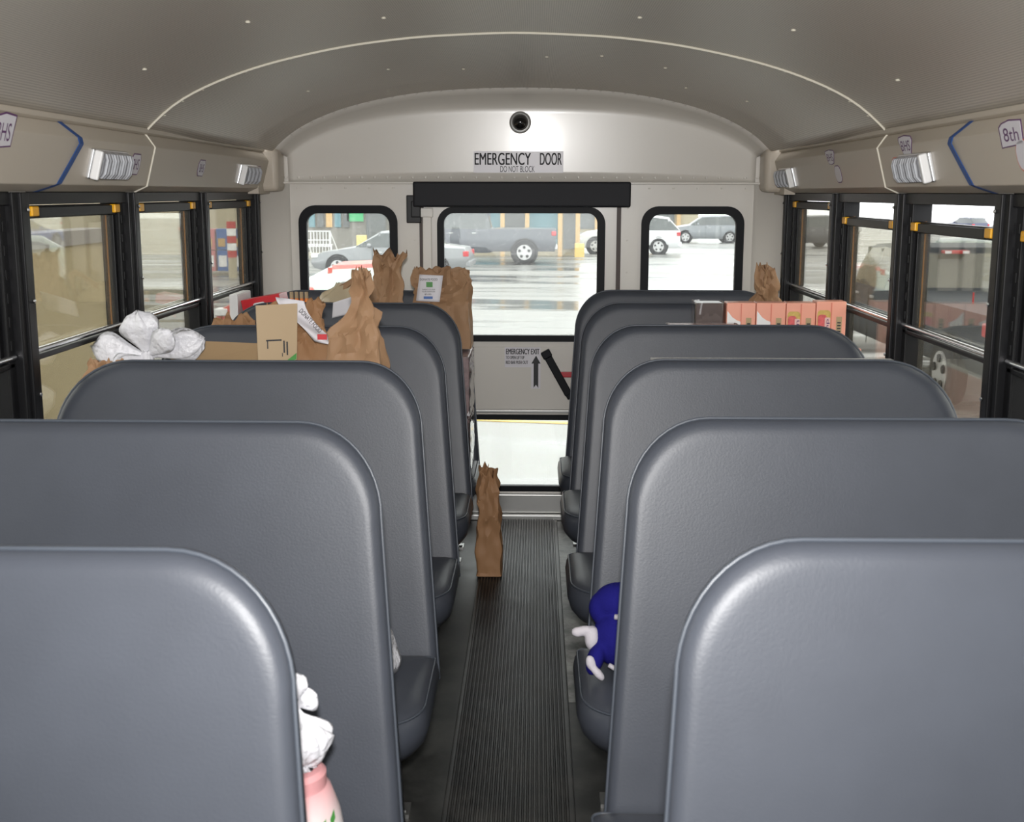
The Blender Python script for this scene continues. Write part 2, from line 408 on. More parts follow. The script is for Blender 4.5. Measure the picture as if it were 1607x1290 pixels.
def rear_window(num, q, side):
    x0, z0, x1, z1 = q; e = bpy.data.objects.new('window_%d' % num, None); C.objects.link(e); struct(e)
    g = .018
    plate('gasket', rrect(x0-.017, z0-.017, x1+.017, z1+.017, .075, 8), [rrect(x0+g, z0+g, x1-g, z1-g, .05, 8)], .03, 'rubber', e, y=YR-.012)
    plate('glass', rrect(x0+g-.006, z0+g-.006, x1-g+.006, z1-g+.006, .05, 8), [], .004, 'glass', e, y=YR+.008)
rear_window(1, LWIN, 'left'); rear_window(2, RWIN, 'right')

# emergency door
dr = bpy.data.objects.new('door_1', None); C.objects.link(dr); struct(dr)
UG = (-.352, .829, .350, 1.390); LG = (-.352, .142, .350, .466)
plate('door_panel', rrect(-.428, .028, .421, 1.485, .01, 2), [rrect(*UG, .055, 8), rrect(*LG, .03, 8)], .035, 'paint', dr, y=YR-.004)
plate('gasket', rrect(UG[0]-.016, UG[1]-.016, UG[2]+.020, UG[3]+.016, .075, 8), [rrect(UG[0]+.014, UG[1]+.012, UG[2]-.014, UG[3]-.012, .045, 8)], .03, 'rubber', dr, y=YR-.018)
plate('gasket', rrect(LG[0]-.016, LG[1]-.016, LG[2]+.016, LG[3]+.015, .045, 8), [rrect(LG[0]+.014, LG[1]+.010, LG[2]-.014, LG[3]-.008, .02, 8)], .03, 'rubber', dr, y=YR-.018)
plate('glass', rrect(UG[0]+.008, UG[1]+.008, UG[2]-.008, UG[3]-.008, .045, 8), [], .004, 'glass', dr, y=YR+.004)
plate('glass', rrect(LG[0]+.008, LG[1]+.006, LG[2]-.008, LG[3]-.006, .02, 8), [], .004, 'glass', dr, y=YR+.004)
b = MB(); b.box((-.40, YR-.010, .503), (.39, YR-.003, .788)); b.build('door_panel_cover', 'paint', dr, bevel=.004)
b = MB(); b.box((-.405, YR-.016, .489), (.395, YR-.003, .503)); b.build('ledge', 'steel', dr, bevel=.003)
b = MB(); b.box((-.428, YR-.020, .775), (.421, YR-.003, .80)) ; 
# black seals in the gap round the door
b = MB(); b.box((-.446, YR-.010, 0), (-.427, YR+.03, 1.46)); b.box((.420, YR-.010, 0), (.439, YR+.03, 1.46)); b.build('door_seal', mat('brown_seal', (.03, .012, .006), .5), dr)
b = MB(); b.box((-.442, YR-.06, .0), (.435, YR+.02, .026)); b.box((-.442, YR-.03, .026), (.435, YR-.006, .115)); o = b.build('trim_8', 'steel', bevel=.004); struct(o)
# door stiles: raised bands beside the glass
b = MB(); b.box((-.432, YR-.014, 1.02), (-.392, YR-.003, 1.40)); b.build('door_bracket', 'paint', dr, bevel=.004)
b = MB(); b.box((-.452, YR-.024, 1.36), (-.385, YR-.003, 1.40)); b.build('door_bracket', 'paint', dr, bevel=.003)
# red release bar and black pull strap
b = MB(); b.box((.15, YR-.052, .658), (.34, YR-.036, .682)); b.box((.30, YR-.05, .665), (.315, YR-.003, .675)); b.build('release_bar', 'redbar', dr, bevel=.003)
b = MB()
mt = T((.165, YR-.045, .672)) @ RY(math.radians(-29)) 
b.box((-.017, -.012, -.105), (.017, .012, .085), 0, mt); b.box((-.021, -.016, .085), (.021, .016, .118), 0, mt); b.box((-.014, -.010, -.125), (.014, .04, -.100), 0, mt)
b.build('door_handle', 'rubber', dr, bevel=.004)
# latch box at left
b = MB(); b.box((-.50, YR-.035, 1.335), (-.437, YR-.001, 1.455)); b.box((-.478, YR-.05, 1.36), (-.437, YR-.035, 1.43)); o = b.build('latch_box', 'black', bevel=.004)
tag(o, 'small black latch box beside the black pad above the door', 'latch')
# header pad
b = MB(); b.box((-.467, YR-.075, 1.405), (.475, YR-.02, 1.513)); b.box((-.40, YR-.02, 1.42), (.40, YR+.0, 1.50)); o = b.build('header_pad', 'pad', bevel=.008)
tag(o, 'long black padded header above the rear emergency door', 'pad')

# dome camera
dc = thing('dome_camera', 'round black dome camera on the bulkhead above the emergency door sign', 'camera', (-.004, YE+.118, 1.765))
b = MB(); b.lathe([(.047, 0.03), (.047, -.008), (.043, -.014), (.036, -.016)], 32, axis='y'); sharp(b.build('rim', 'steel', dc))
b = MB(); b.lathe([(.036, -.012), (.034, -.022), (.027, -.033), (.016, -.041), (.004, -.044)], 32, axis='y'); b.build('dome', 'domeblk', dc, smooth=True)

# signs
def leafsign(name, label, x0, z0, x1, z1, y):
    e = thing(name, label, 'sign', ((x0+x1)/2, y, (z0+z1)/2)); return e
e = leafsign('emergency_sign', 'white EMERGENCY DOOR DO NOT BLOCK sign on the rear bulkhead', -.207, 1.552, .184, 1.644, YR-.0035)
tilt = RX(math.atan(.025/.3))
b = MB(); b.box((-.1955, -.002, -.046), (.1955, .0005, .046)); b.build('plate', 'sign', e)
text('lettering', 'EMERGENCY', .244, .052, 'ink', e, T((-.068, -.003, .013)), .0008)
text('lettering', 'DOOR', .094, .052, 'ink', e, T((.141, -.003, .013)), .0008)
text('lettering', 'DO NOT BLOCK', .150, .026, 'ink', e, T((-.004, -.003, -.030)))
e.rotation_euler = (.028, 0, 0); e.location.y = YE+.1255
e = thing('exit_sign', 'white EMERGENCY EXIT sticker with black up arrow on the door panel', 'sign', (0, YR-.0112, 0))
plate('plate', [(-.071, .697), (.048, .697), (.048, .600), (.090, .600), (.090, .787), (-.071, .787)], [], .0010, 'sign', e, y=0)
text('lettering', 'EMERGENCY EXIT', .148, .025, 'ink', e, T((.010, -.0006, .768)), .0006)
text('lettering', 'TO OPEN LIFT UP', .082, .014, 'ink', e, T((-.024, -.0006, .741)), .0004)
text('lettering', 'RED BAR PUSH OUT', .098, .014, 'ink', e, T((-.016, -.0006, .719)), .0004)
plate('arrow', [(.059, .604), (.0695, .618), (.080, .604), (.080, .714), (.090, .714), (.0695, .750), (.049, .714), (.059, .714)], [], .0006, 'ink', e, y=-.0012)

# floor
b = MB(); b.box((-W, YF, -.05), (W, YR+.03, 0)); fo = b.build('floor', 'floor'); struct(fo)
b = MB(); b.box((.169, 3.3, 0), (.30, 5.26, .0015)); tag(b.build('worn_floor_strip', 'wornfloor'), 'pale worn silvery floor strip between runner and right rear seats', 'floor strip')
# ribbed runner down the aisle
b = MB(); x0, x1 = -.146, .162; NR = 26; prof = [(x0-.006, .0005), (x0-.004, .006), (x0, .006)]
for i in range(NR):
    u = x0+.006+(x1-x0-.012)*i/NR; wd = (x1-x0-.012)/NR
    prof += [(u, .0045), (u+wd*.2, .009), (u+wd*.62, .009), (u+wd*.8, .0045)]
prof += [(x1, .006), (x1+.004, .006), (x1+.006, .0005)]
vs = [(x, y, z) for y in (YF, YR-.065) for x, z in prof]; n = len(prof)
b.add(vs, [(i, i+1, n+i+1, n+i) for i in range(n-1)]); o = b.build('aisle_runner', 'mat')
tag(o, 'dark ribbed rubber runner along the aisle to the rear door', 'mat')
# side walls below the windows and the wheel-less lower panels
for s_, nm in ((-1, 'wall_left'), (1, 'wall_right')):
    b = MB(); b.box((min(s_*W, s_*(W+.08)), YF, 0), (max(s_*W, s_*(W+.08)), YR, .80)); b.box((min(s_*W, s_*(W+.08)), YF, 1.465), (max(s_*W, s_*(W+.08)), YR, 1.66)); struct(b.build(nm, 'paint'))
o = plate('wall_front', [(-W, 0), (W, 0), (W, 1.66), (-W, 1.66)], [rrect(-1.0, .75, 1.0, 1.6, .06)], .04, 'paint', y=YF-.04); struct(o)
# body outside (yellow) end skins: roof side panels
# fascia (side header panels)
FA = [(1.143, 1.467), (1.104, 1.484), (1.073, 1.598), (1.097, 1.632), (1.112, 1.640)]
def fx(z):
    t = (z-1.484)/(1.598-1.484)
    if t > 1: return 1.073+(1.097-1.073)*(z-1.598)/(1.632-1.598)
    return 1.104+(1.073-1.104)*t
n_tr = [9]
def newtrim(): n_tr[0] += 1; return 'trim_%d' % n_tr[0]
for s_ in (-1, 1):
    segs = [(YF, -1.16), (-1.16, 1.24), (1.24, 3.64), (3.64, 5.26)]
    for a, c in segs:
        b = MB(); pr = FA+[(1.12, 1.66), (1.15, 1.66), (1.15, 1.467)]
        R = [[(s_*x, y, z) for x, z in pr] for y in (a+.0015, c-.0015)]; b.rings(R)
        o = b.build(newtrim(), 'fascia', bevel=.003); struct(o)
        # cream bead at the joint
        q = MB(); q.tube([(s_*(x-.001), c, z) for x, z in FA], .0035, 6); o2 = q.build(newtrim(), 'cream'); struct(o2)
    # cornice lip between fascia and roof
    b = MB(); pr = [(1.100, 1.634), (1.090, 1.640), (1.090, 1.652), (1.102, 1.660), (1.115, 1.656), (1.115, 1.634)]
    b.rings([[(s_*x, y, z) for x, z in pr] for y in (YF, 5.20)]); o = b.build(newtrim(), 'fascia', bevel=.002); struct(o)
    b = MB(); b.box((min(s_*1.036, s_*1.15), 5.19, 1.470), (max(s_*1.036, s_*1.15), 5.345, 1.655)); o = b.build(newtrim(), 'fascia', bevel=.022); struct(sharp(o, 50))
    # end cap
    b = MB(); R = []
    for y, k in ((5.262, 0), (5.285, .0), (5.305, .2), (5.325, .5), (5.335, .8)):
        R.append([(s_*(x+(.06 if x < 1.13 else 0)*k - (.012 if k == 0 else 0)), y, z+(.0 if z > 1.55 else .012*k)) for x, z in pr_] if 0 else [(s_*(x-.010+.05*k), y, z) for x, z in FA+[(1.15, 1.65), (1.155, 1.467)]])
    b.rings(R); o = sharp(b.build(newtrim(), 'fascia'), 50); struct(o)

# posts between the side windows with screws, and the windows
POST = [5.235, 4.41, 3.62, 2.82, 2.02, 1.22, .42, -.38, -1.18, -1.98]
for s_ in (-1, 1):
    for k, y in enumerate(POST):
        b = MB(); wd = .045 if k else .032
        b.box((min(s_*(W-.008), s_*(W+.075)), y-wd, .78), (max(s_*(W-.008), s_*(W+.075)), y+wd, 1.466))
        b.box((min(s_*(W-.016), s_*(W)), y-.018, .78), (max(s_*(W-.016), s_*W), y+.018, 1.466))
        o = b.build(newtrim(), 'black', bevel=.003); struct(o)
        q = MB()
        for z in (1.425, 1.21, .985): q.ell((s_*(W-.018), y+.012, z), (.004, .006, .006), 8)
        sharp(q.build('screws', 'chrome', o))
wn = [2]
def side_window(s_, ya, yb, drop, name_side):
    """ya<yb bay between posts"""
    wn[0] += 1
    e = bpy.data.objects.new('window_%d' % wn[0], None); C.objects.link(e); struct(e)
    def bx(b, x0, x1, y0, y1, z0, z1): b.box((min(s_*x0, s_*x1), y0, z0), (max(s_*x0, s_*x1), y1, z1))
    b = MB()
    bx(b, W, W+.07, ya, yb, 1.436, 1.470); bx(b, W, W+.07, ya, yb, .78, .825)
    bx(b, W+.012, W+.07, ya, ya+.028, .8, 1.44); bx(b, W+.012, W+.07, yb-.028, yb, .8, 1.44)
    bx(b, W+.012, W+.020, yb-.034, yb-.028, .8, 1.44)
    for i in range(6): bx(b, W+.010, W+.013, yb-.022, yb-.010, 1.10+i*.055, 1.125+i*.055)
    b.build('frame', 'black', e, bevel=.002)
    b = MB(); zt = 1.434-drop
    bx(b, W+.02, W+.045, ya+.03, yb-.03, zt-.032, zt)
    bx(b, W+.008, W+.024, ya+.10, yb-.10, zt-.030, zt-.004)
    bx(b, W+.025, W+.045, ya+.028, ya+.05, 1.075, zt); bx(b, W+.025, W+.045, yb-.05, yb-.028, 1.075, zt)
    b.build('sash', 'black', e, bevel=.002)
    b = MB(); bx(b, W+.012, W+.045, ya+.005, yb-.005, 1.058, 1.072); b.build('rail', 'black', e, bevel=.003)
    b = MB(); b.tube([(s_*(W+.014), ya+.005, 1.083), (s_*(W+.014), yb-.005, 1.083)], .0075, 10); sharp(b.build('rail', 'chrome', e))
    for y0 in (ya+.045, yb-.085):
        b = MB(); bx(b, W+.004, W+.022, y0, y0+.04, zt-.026, zt-.002); b.build('latch', 'latch', e, bevel=.003)
    b = MB(); bx(b, W+.033, W+.036, ya+.045, yb-.045, 1.072, zt-.03); b.build('glass', 'tint', e)
    b = MB(); bx(b, W+.050, W+.053, ya+.025, yb-.025, .82, 1.075); b.build('glass', 'tint', e)
    b = MB(); bx(b, W+.046, W+.05, ya+.03, ya+.036, 1.08, zt); bx(b, W+.046, W+.05, yb-.036-.012, yb-.03, 1.08, zt); b.build('weather_strip', mat('amber_strip', (.5, .2, .03), .5), e)
for s_ in (-1, 1):
    for k in range(len(POST)-1):
        hi, lo = POST[k], POST[k+1]
        side_window(s_, lo+.045, hi-(.045 if k else .032), .048 if (s_ > 0 and k in (1, 2, 3)) else 0.0, s_)

# ================================================================= fascia fittings
def on_fascia(s_, y, z, off=0.0):
    """matrix: local x along the wall (to the viewer's right), local z up the panel, -y out of it"""
    ang = math.atan2(1.104-1.073, 1.598-1.484)
    X = s_*(1.104-(z-1.484)*(.031/.114)-off)
    if s_ > 0: R = Matrix(((0, 1, 0), (-1, 0, 0), (0, 0, 1))).to_4x4()      # local x -> -y, local y -> +x
    else: R = Matrix(((0, -1, 0), (1, 0, 0), (0, 0, 1))).to_4x4()           # local x -> +y, local y -> -x
    return T((X, y, z)) @ R @ RX(-ang if 0 else ang)
def dome_light(s_, y, z, label):
    e = thing('dome_light', label, 'ceiling light', group='ribbed dome lights on the side headers'); e.matrix_world = on_fascia(s_, y, z)
    b = MB(); b.box((-.128, -.010, -.040), (.128, .003, .040)); b.build('base', 'chrome', e, bevel=.004)
    b = MB(); L, H = .122, .036; n = 32; R = []
    for i in range(n+1):
        x = -L+2*L*i/n; d_ = .031 if i % 2 else .021
        k = min(1, min(i, n-i)/1.5)
        R.append([(x, -.010, -H), (x, -.010-d_*k*.75, -H*.9), (x, -.010-d_*k, -H*.5), (x, -.010-d_*k, H*.5), (x, -.010-d_*k*.75, H*.9), (x, -.010, H)])
    b.rings(R); b.build('lens', 'lens', e)
    b = MB(); sx = -1 if s_ > 0 else -1
    b.box((-.128 if s_ < 0 else .110, -.032, -.038), (-.116 if s_ < 0 else .126, -.010, .038)); b.build('end_cap', 'chrome' if 0 else 'white', e, bevel=.004)
dome_light(-1, 3.26, 1.540, 'ribbed clear dome light on left header just past the blue tape')
dome_light(-1, 4.84, 1.538, 'ribbed clear dome light at rear end of the left header')
dome_light(1, 3.30, 1.535, 'ribbed clear dome light on right header between blue tape and cream joint')
dome_light(1, 4.98, 1.530, 'ribbed clear dome light at rear end of the right header')

def label_card(s_, y, z, w_, h_, txt, label, shape='hex', border='purple', pm='paper'):
    e = thing('paper_label' if txt else 'round_sticker', label, 'label' if txt else 'sticker'); e.matrix_world = on_fascia(s_, y, z, .0012)
    def outl(k):
        a, c = w_/2*k, h_/2*k
        if shape == 'hex': return [(-a*.72, -c), (a*.72, -c), (a, -c*.45), (a, c*.5), (a*.72, c), (-a*.72, c), (-a, c*.5), (-a, -c*.45)]
        if shape == 'shield': return [(-a*.55, -c*.85), (0, -c), (a*.55, -c*.85), (a, c*.55), (a*.9, c*.9), (0, c*1.05), (-a*.9, c*.9), (-a, c*.55)]
        if shape == 'fan': return [(-a, -c), (a*.9, -c*.8), (a, c), (0, c*1.1), (-a*.7, c*.9), (-a, c*.6)]
        return rrect(-a, -c, a, c, min(a, c)*.9, 5)
    plate('border', outl(1.0), [], .0006, border, e, y=0)
    plate('card', outl(.90), [], .0006, pm, e, y=-.0007)
    if txt: text('lettering', txt, w_*.62, h_*.5, 'purple', e, T((0, -.0012, 0)))
label_card(-1, 3.497, 1.545, .082, .062, 'BHS', 'BHS paper label beside the near dome light on left header')
label_card(-1, 4.185, 1.548, .085, .058, 'BHS', 'BHS paper label alone between dome lights on left header')
label_card(-1, 5.045, 1.545, .060, .055, 'B', 'small paper label beside the rearmost left dome light')
label_card(-1, 2.605, 1.598-.005, .11, .078, 'BHS', 'white paper label cut off at the left frame edge', 'fan', 'purple', 'paper')
label_card(1, 3.365, 1.594, .125, .056, 'BHS', 'BHS paper label above the near dome light on right header', 'shield')
label_card(1, 4.225, 1.587, .13, .052, 'BHS', 'BHS paper label above the blank oval on right header', 'shield')
label_card(1, 2.63, 1.590, .13, .058, '8th', 'paper label reading 8th at the right frame edge', 'fan')
label_card(1, 3.485, 1.535, .085, .066, '', 'pale blank oval sticker beside the near right dome light', 'oval', 'pinkd', 'paper')
label_card(1, 4.165, 1.530, .085, .060, '', 'pale blank oval sticker midway along the rear right header', 'oval', 'purple', 'paper')
label_card(1, 2.585, 1.545, .08, .070, '', 'pale blank sticker under the 8th label', 'oval', 'pinkd', 'paper')
label_card(1, 5.235, 1.530, .05, .052, '', 'pale oval sticker on the rear end cap of right header', 'oval', 'fascia', 'paper')

def blue_tape(s_, yc, label):
    b = MB(); pts = [(1.100, 1.637, yc-.030), (1.072, 1.600, yc+.03), (1.071, 1.585, yc+.035), (1.0885, 1.535, yc+.0), (1.1025, 1.486, yc-.045), (1.116, 1.477, yc-.07), (1.140, 1.466, yc-.10)]
    R = []
    for x, z, y in pts: R.append([(s_*(x-.0015), y-.013, z), (s_*(x-.0015), y+.013, z), (s_*(x+.0008), y+.013, z), (s_*(x+.0008), y-.013, z)])
    b.rings(R); tag(b.build('painters_tape', 'tape'), label, 'tape')
blue_tape(-1, 3.01, 'strip of blue tape down the left header')
blue_tape(1, 2.97, 'strip of blue tape down the right header')

# ================================================================= SEATS
HT = 1.05
LEAN = .22
def seat_outline(xo, xi, z0, z1, ro, ri, fl_):
    # xo outer (wall) edge, xi aisle edge; aisle edge flares a little towards the bottom
    pts = []
    s = 1 if xi > xo else -1
    pts.append((xo, z0+.02)); pts.append((xo+s*.02, z0))
    pts.append((xi+s*fl_*.5, z0)); pts.append((xi+s*fl_, z0+.02))
    for k in range(1, 6): pts.append((xi+s*fl_*(1-k/6), z0+.02+(z1-ri-z0-.02)*k/6))
    for i in range(13):
        a = PI/2*i/12; pts.append((xi-s*ri*.9+s*ri*.9*math.cos(a), z1-ri+ri*math.sin(a)))
    for i in range(13):
        a = PI/2*i/12; pts.append((xo+s*ro-s*ro*math.sin(a), z1-ro+ro*math.cos(a)))
    for k in range(1, 6): pts.append((xo, z1-ro+(z0+.02-z1+ro)*k/6))
    return pts
def make_seat(s_):
    """origin on the floor under the backrest top front; s_ -1 left seat, +1 right seat"""
    e = thing('bench_seat', 'x', 'bus seat')
    xo = s_*1.13; xi = -.216 if s_ < 0 else .240
    ol = seat_outline(xo, xi, .27, HT, .19, .17, .048 if s_ < 0 else .042); cx = (xo+xi)/2; cz = .66
    def yf(z): return -LEAN*(HT-z)
    def ring(ins, dy, thk=None):
        R = []
        for x, z in ol:
            dx, dz = cx-x, cz-z; k = 1
            hx = ins*(1 if dx > 0 else -1)*min(1, abs(dx)/.35); hz = ins*(1 if dz > 0 else -1)*min(1, abs(dz)/.3)
            X, Z = x+hx, z+hz
            th = .062+.045*(HT-Z)
            R.append((X, yf(Z)+(dy if thk is None else th-dy), Z))
        return R
    def cen(k, y):
        return [(cx+(x-cx)*k, 0, cz+(z-cz)*k) for x, z in ol]
    rings = []
    for k in (.05, .5, .90):
        dome = 0
        rings.append([(cx+(x-cx)*k, yf(cz+(z-cz)*k)+dome, cz+(z-cz)*k) for x, z in ol])
    rings += [ring(.026, 0), ring(.018, .0006), ring(.010, .0030), ring(.004, .0080), ring(.001, .014), ring(0, .020), ring(0, .030)]
    rings += [ring(0, .024, 1), ring(.006, .008, 1), ring(.02, 0, 1)]
    for k in (.85, .5, .05):
        rings.append([(cx+(x-cx)*k, yf(cz+(z-cz)*k)+.062+.045*(HT-(cz+(z-cz)*k))+.004*(1-k), cz+(z-cz)*k) for x, z in ol])
    b = MB(); b.rings(rings); bk = b.build('backrest', 'vinyl', e, smooth=True)
    b = MB(); b.tube(ring(-.0015, .020), .0032, 6, closed=True); b.build('piping', 'vinylp', bk, smooth=True)
    # cushion
    y0, y1 = -.575, -.16; X0, X1 = xo, s_*.163
    xa, xb = min(X0, X1), max(X0, X1)
    rf = .11; rr = [.03, .03, .02, .02]
    fi = 1 if s_ < 0 else 0    # which front corner is the aisle one
    rad = [.05, .05, .02, .02]; rad[fi] = .12
    base = rrect(xa, y0, xb, y1, rad, 8); mx, my = (xa+xb)/2, (y0+y1)/2
    def cr(ins, z, dip=0):
        R = []
        for x, y in base:
            dx, dy = mx-x, my-y
            X = x+ins*(1 if dx > 0 else -1)*min(1, abs(dx)/.1); Y = y+ins*(1 if dy > 0 else -1)*min(1, abs(dy)/.1)
            fr = smoothstep(.14, -.0, Y-y0); R.append((X, Y, z-fr*dip))
        return R
    rings = [cr(.10, .235), cr(.055, .232), cr(.03, .245), cr(.010, .275), cr(0, .31), cr(.004, .337), cr(.014, .354), cr(.028, .363, .004), cr(.05, .368, .006), cr(.10, .372, .003), cr(.17, .376)]
    b = MB(); b.rings(rings); cu = b.build('cushion', 'vinyl', e, smooth=True)
    b = MB(); b.tube(cr(.010, .352), .003, 6, closed=True); b.build('piping', 'vinylp', cu, smooth=True)
    b = MB(); b.box((min(xo, s_*.24), -.50, .195), (max(xo, s_*.24), -.20, .228)); b.build('seat_frame', 'black', e, bevel=.006)
    for yy in (-.27, -.47):
        x = s_*.262; b = MB(); b.tube([(x, yy, .21), (x, yy-.005, .12), (x+s_*.004, yy-.01 if yy > -.4 else yy+.01, .008)], .015, 10)
        lg = b.build('leg', 'black', e, smooth=True)
        b = MB(); b.box((x-.032, yy-.035, 0), (x+.032, yy+.025, .010)); b.ell((x+.02, yy-.022, .012), (.008, .008, .006), 8); b.build('foot', 'steel', lg)
    b = MB(); b.tube([(s_*.262, -.27, .10), (s_*.262, -.47, .10)], .011, 8); b.build('stretcher', 'black', e, smooth=True)
    b = MB(); b.box((min(s_*1.08, s_*1.144), -.50, .13), (max(s_*1.08, s_*1.144), -.20, .20)); b.build('wall_bracket', 'black', e)
    return e
rows_r = [1.393, 2.193, 2.993, 3.793, 4.593, 5.18]
rows_l = [1.333, 2.133, 2.933, 3.733, 4.533, 5.12]
names = ['nearest the camera', 'second from the front', 'third from the front', 'fourth from the front', 'fifth from the front', 'at the very back by the rear wall']
extra_l = ['frontmost, cropped by the frame', 'with the knotted white bag on its cushion', 'with a white bag behind its aisle edge', 'with the tall kraft bag on it', 'behind the tall kraft bag, nearly hidden', 'rearmost, hidden under stacked groceries']
extra_r = ['frontmost, cropped by the frame', 'just in front of the blue plush toy', 'holding the blue plush toy', 'with flat white cartons on it', 'with the row of salmon cartons on it', 'rearmost, under the small rear window']
for s_, rows, sd, ex in ((-1, rows_l, 'left', extra_l), (1, rows_r, 'right', extra_r)):
    proto = make_seat(s_)
    for i, y in enumerate(rows):
        o = proto if i == 0 else copy_tree(proto)
        o.location = (0, y, 0); o['label'] = 'grey vinyl bench seat on the %s, %s' % (sd, ex[i]); o['group'] = 'grey bus seats in two rows'
        if i == 5:
            pass

# ================================================================= GROCERIES
def carton(name, label, x0, y0, z0, x1, y1, z1, m='card', cat='box', rz=0, group=None, seam=True):
    e = thing(name, label, cat, ((x0+x1)/2, (y0+y1)/2, z0), rz, group)
    hx, hy, h = (x1-x0)/2, (y1-y0)/2, z1-z0
    b = MB(); b.box((-hx, -hy, 0), (hx, hy, h-.002)); b.build('body', m, e, bevel=.003)
    if seam:
        b = MB(); b.box((-hx+.002, -hy+.002, h-.002), (hx-.002, -.001, h)); b.build('flap', m, e)
        b = MB(); b.box((-hx+.002, .001, h-.002), (hx-.002, hy-.002, h)); b.build('flap', m, e)
    return e
def bag_mesh(w_, d_, h, seed, style, rough=.012, lean=(0, 0), n=64, lv=34):
    """kraft paper bag; style: open / pinch / fold"""
    b = MB(); R = []; off = Vector((seed*7.3, seed*3.1, seed*5.7))
    base = rrect(-w_/2, -d_/2, w_/2, d_/2, .012, 2)
    base = resample(base+[base[0]], n+1)[:-1]
    for j in range(lv+1):
        t = j/lv; z = h*t; ring = []
        for i, (x, y) in enumerate(base):
            kx = ky = 1
            if style == 'pinch':
                p = smoothstep(.5, .9, t); kx = 1-.22*p+.16*smoothstep(.93, 1.0, t); ky = 1-.80*p+.15*smoothstep(.95, 1, t)
            elif style == 'twist':
                p = smoothstep(.55, .86, t); kx = 1-.66*p+.06*smoothstep(.88, 1.0, t); ky = 1-.72*p+.1*smoothstep(.85, 1, t)
            elif style == 'cone':
                p = smoothstep(.25, 1, t); kx = 1-.74*p; ky = 1-.85*p
            elif style == 'fold':
                p = smoothstep(.5, .95, t); kx = 1+.02*p; ky = 1-.80*p
            else:
                p = smoothstep(.6, 1, t); kx = 1-.04*p; ky = 1-.25*p
            X, Y = x*kx, y*ky
            # gussets on the narrow sides
            gs = smoothstep(.72, 1, abs(x)/(w_/2)); g2 = 1-min(1, abs(y)/(d_/2))
            X -= (1 if x > 0 else -1)*gs*g2*min(.05, d_*.35)*smoothstep(.15, .8, t)
            P = Vector((X, Y, z)); amp = rough*(.35+1.1*smoothstep(.1, .9, t))*(0 if j == 0 else 1)
            q1 = noise.noise_vector(P*9+off); q2 = noise.noise_vector(P*22+off*2)
            rid = 1-abs(noise.noise(Vector((P.x*15, P.y*15, P.z*6))+off))*2.6; rid += .55*(1-abs(noise.noise(Vector((P.x*30, P.y*30, P.z*17))+off*3))*2.4)
            nrm = Vector((x/(w_/2), y/(d_/2), 0)); nrm = nrm.normalized() if nrm.length else nrm
            P += q1*amp*.8+q2*amp*.45+nrm*(rid-.9)*amp*1.1
            top = 0
            if t > .86:
                zz = noise.noise(Vector((i*.35, seed*2.1, 0)))*.05*h*(t-.86)/.14*2.2
                P.z += zz
            P.z = max(P.z, 0 if j == 0 else .002)
            P.x += lean[0]*t*t; P.y += lean[1]*t*t
            ring.append(P)
        R.append(ring)
    vs = [p for r in R for p in r]; fs = []
    for a in range(lv):
        for i in range(n):
            k = (i+1) % n; v = (a*n+i, a*n+k, (a+1)*n+k, (a+1)*n+i)
            if (a+i) % 2: fs += [(v[0], v[1], v[2]), (v[0], v[2], v[3])]
            else: fs += [(v[0], v[1], v[3]), (v[1], v[2], v[3])]
    fs.append(tuple(reversed(range(n)))); b.add(vs, fs)
    return b
def kraft_bag(label, loc, w_, d_, h, seed, style='open', rz=0, lean=(0, 0), rough=.012, m='kraft', inner=True):
    e = thing('paper_bag', label, 'paper bag', loc, rz)
    o = bag_mesh(w_, d_, h, seed, style, rough, lean).build('bag_body', m, e, smooth=False, recalc=True)
    o.data.polygons.foreach_set('use_smooth', [True]*len(o.data.polygons)); o.data.set_sharp_from_angle(angle=math.radians(22))
    s = o.modifiers.new('s', 'SOLIDIFY'); s.thickness = .0012; s.offset = -1
    return e
def sheet(name, pts_fn, nu, nv, m, parent):
    b = MB(); vs = [pts_fn(i/nu, j/nv) for j in range(nv+1) for i in range(nu+1)]
    b.add(vs, [(j*(nu+1)+i, j*(nu+1)+i+1, (j+1)*(nu+1)+i+1, (j+1)*(nu+1)+i) for j in range(nv) for i in range(nu)])
    o = b.build(name, m, parent, smooth=True, recalc=False); s = o.modifiers.new('s', 'SOLIDIFY'); s.thickness = .0008; s.offset = 0
    return o

# --- left row 4 (between third and fourth seats)
carton('cardboard_box', 'brown carton on fourth left seat by the wall, under the white bag', -1.125, 3.02, .377, -.72, 3.47, .80)
carton('cardboard_box', 'brown carton on fourth left seat near the aisle, under the tall bag', -.71, 3.12, .377, -.30, 3.50, .80)
kraft_bag('small crumpled kraft bag squeezed against the left window', (-1.055, 3.058, .80), .13, .055, .235, 3, 'open', .1, rough=.014)
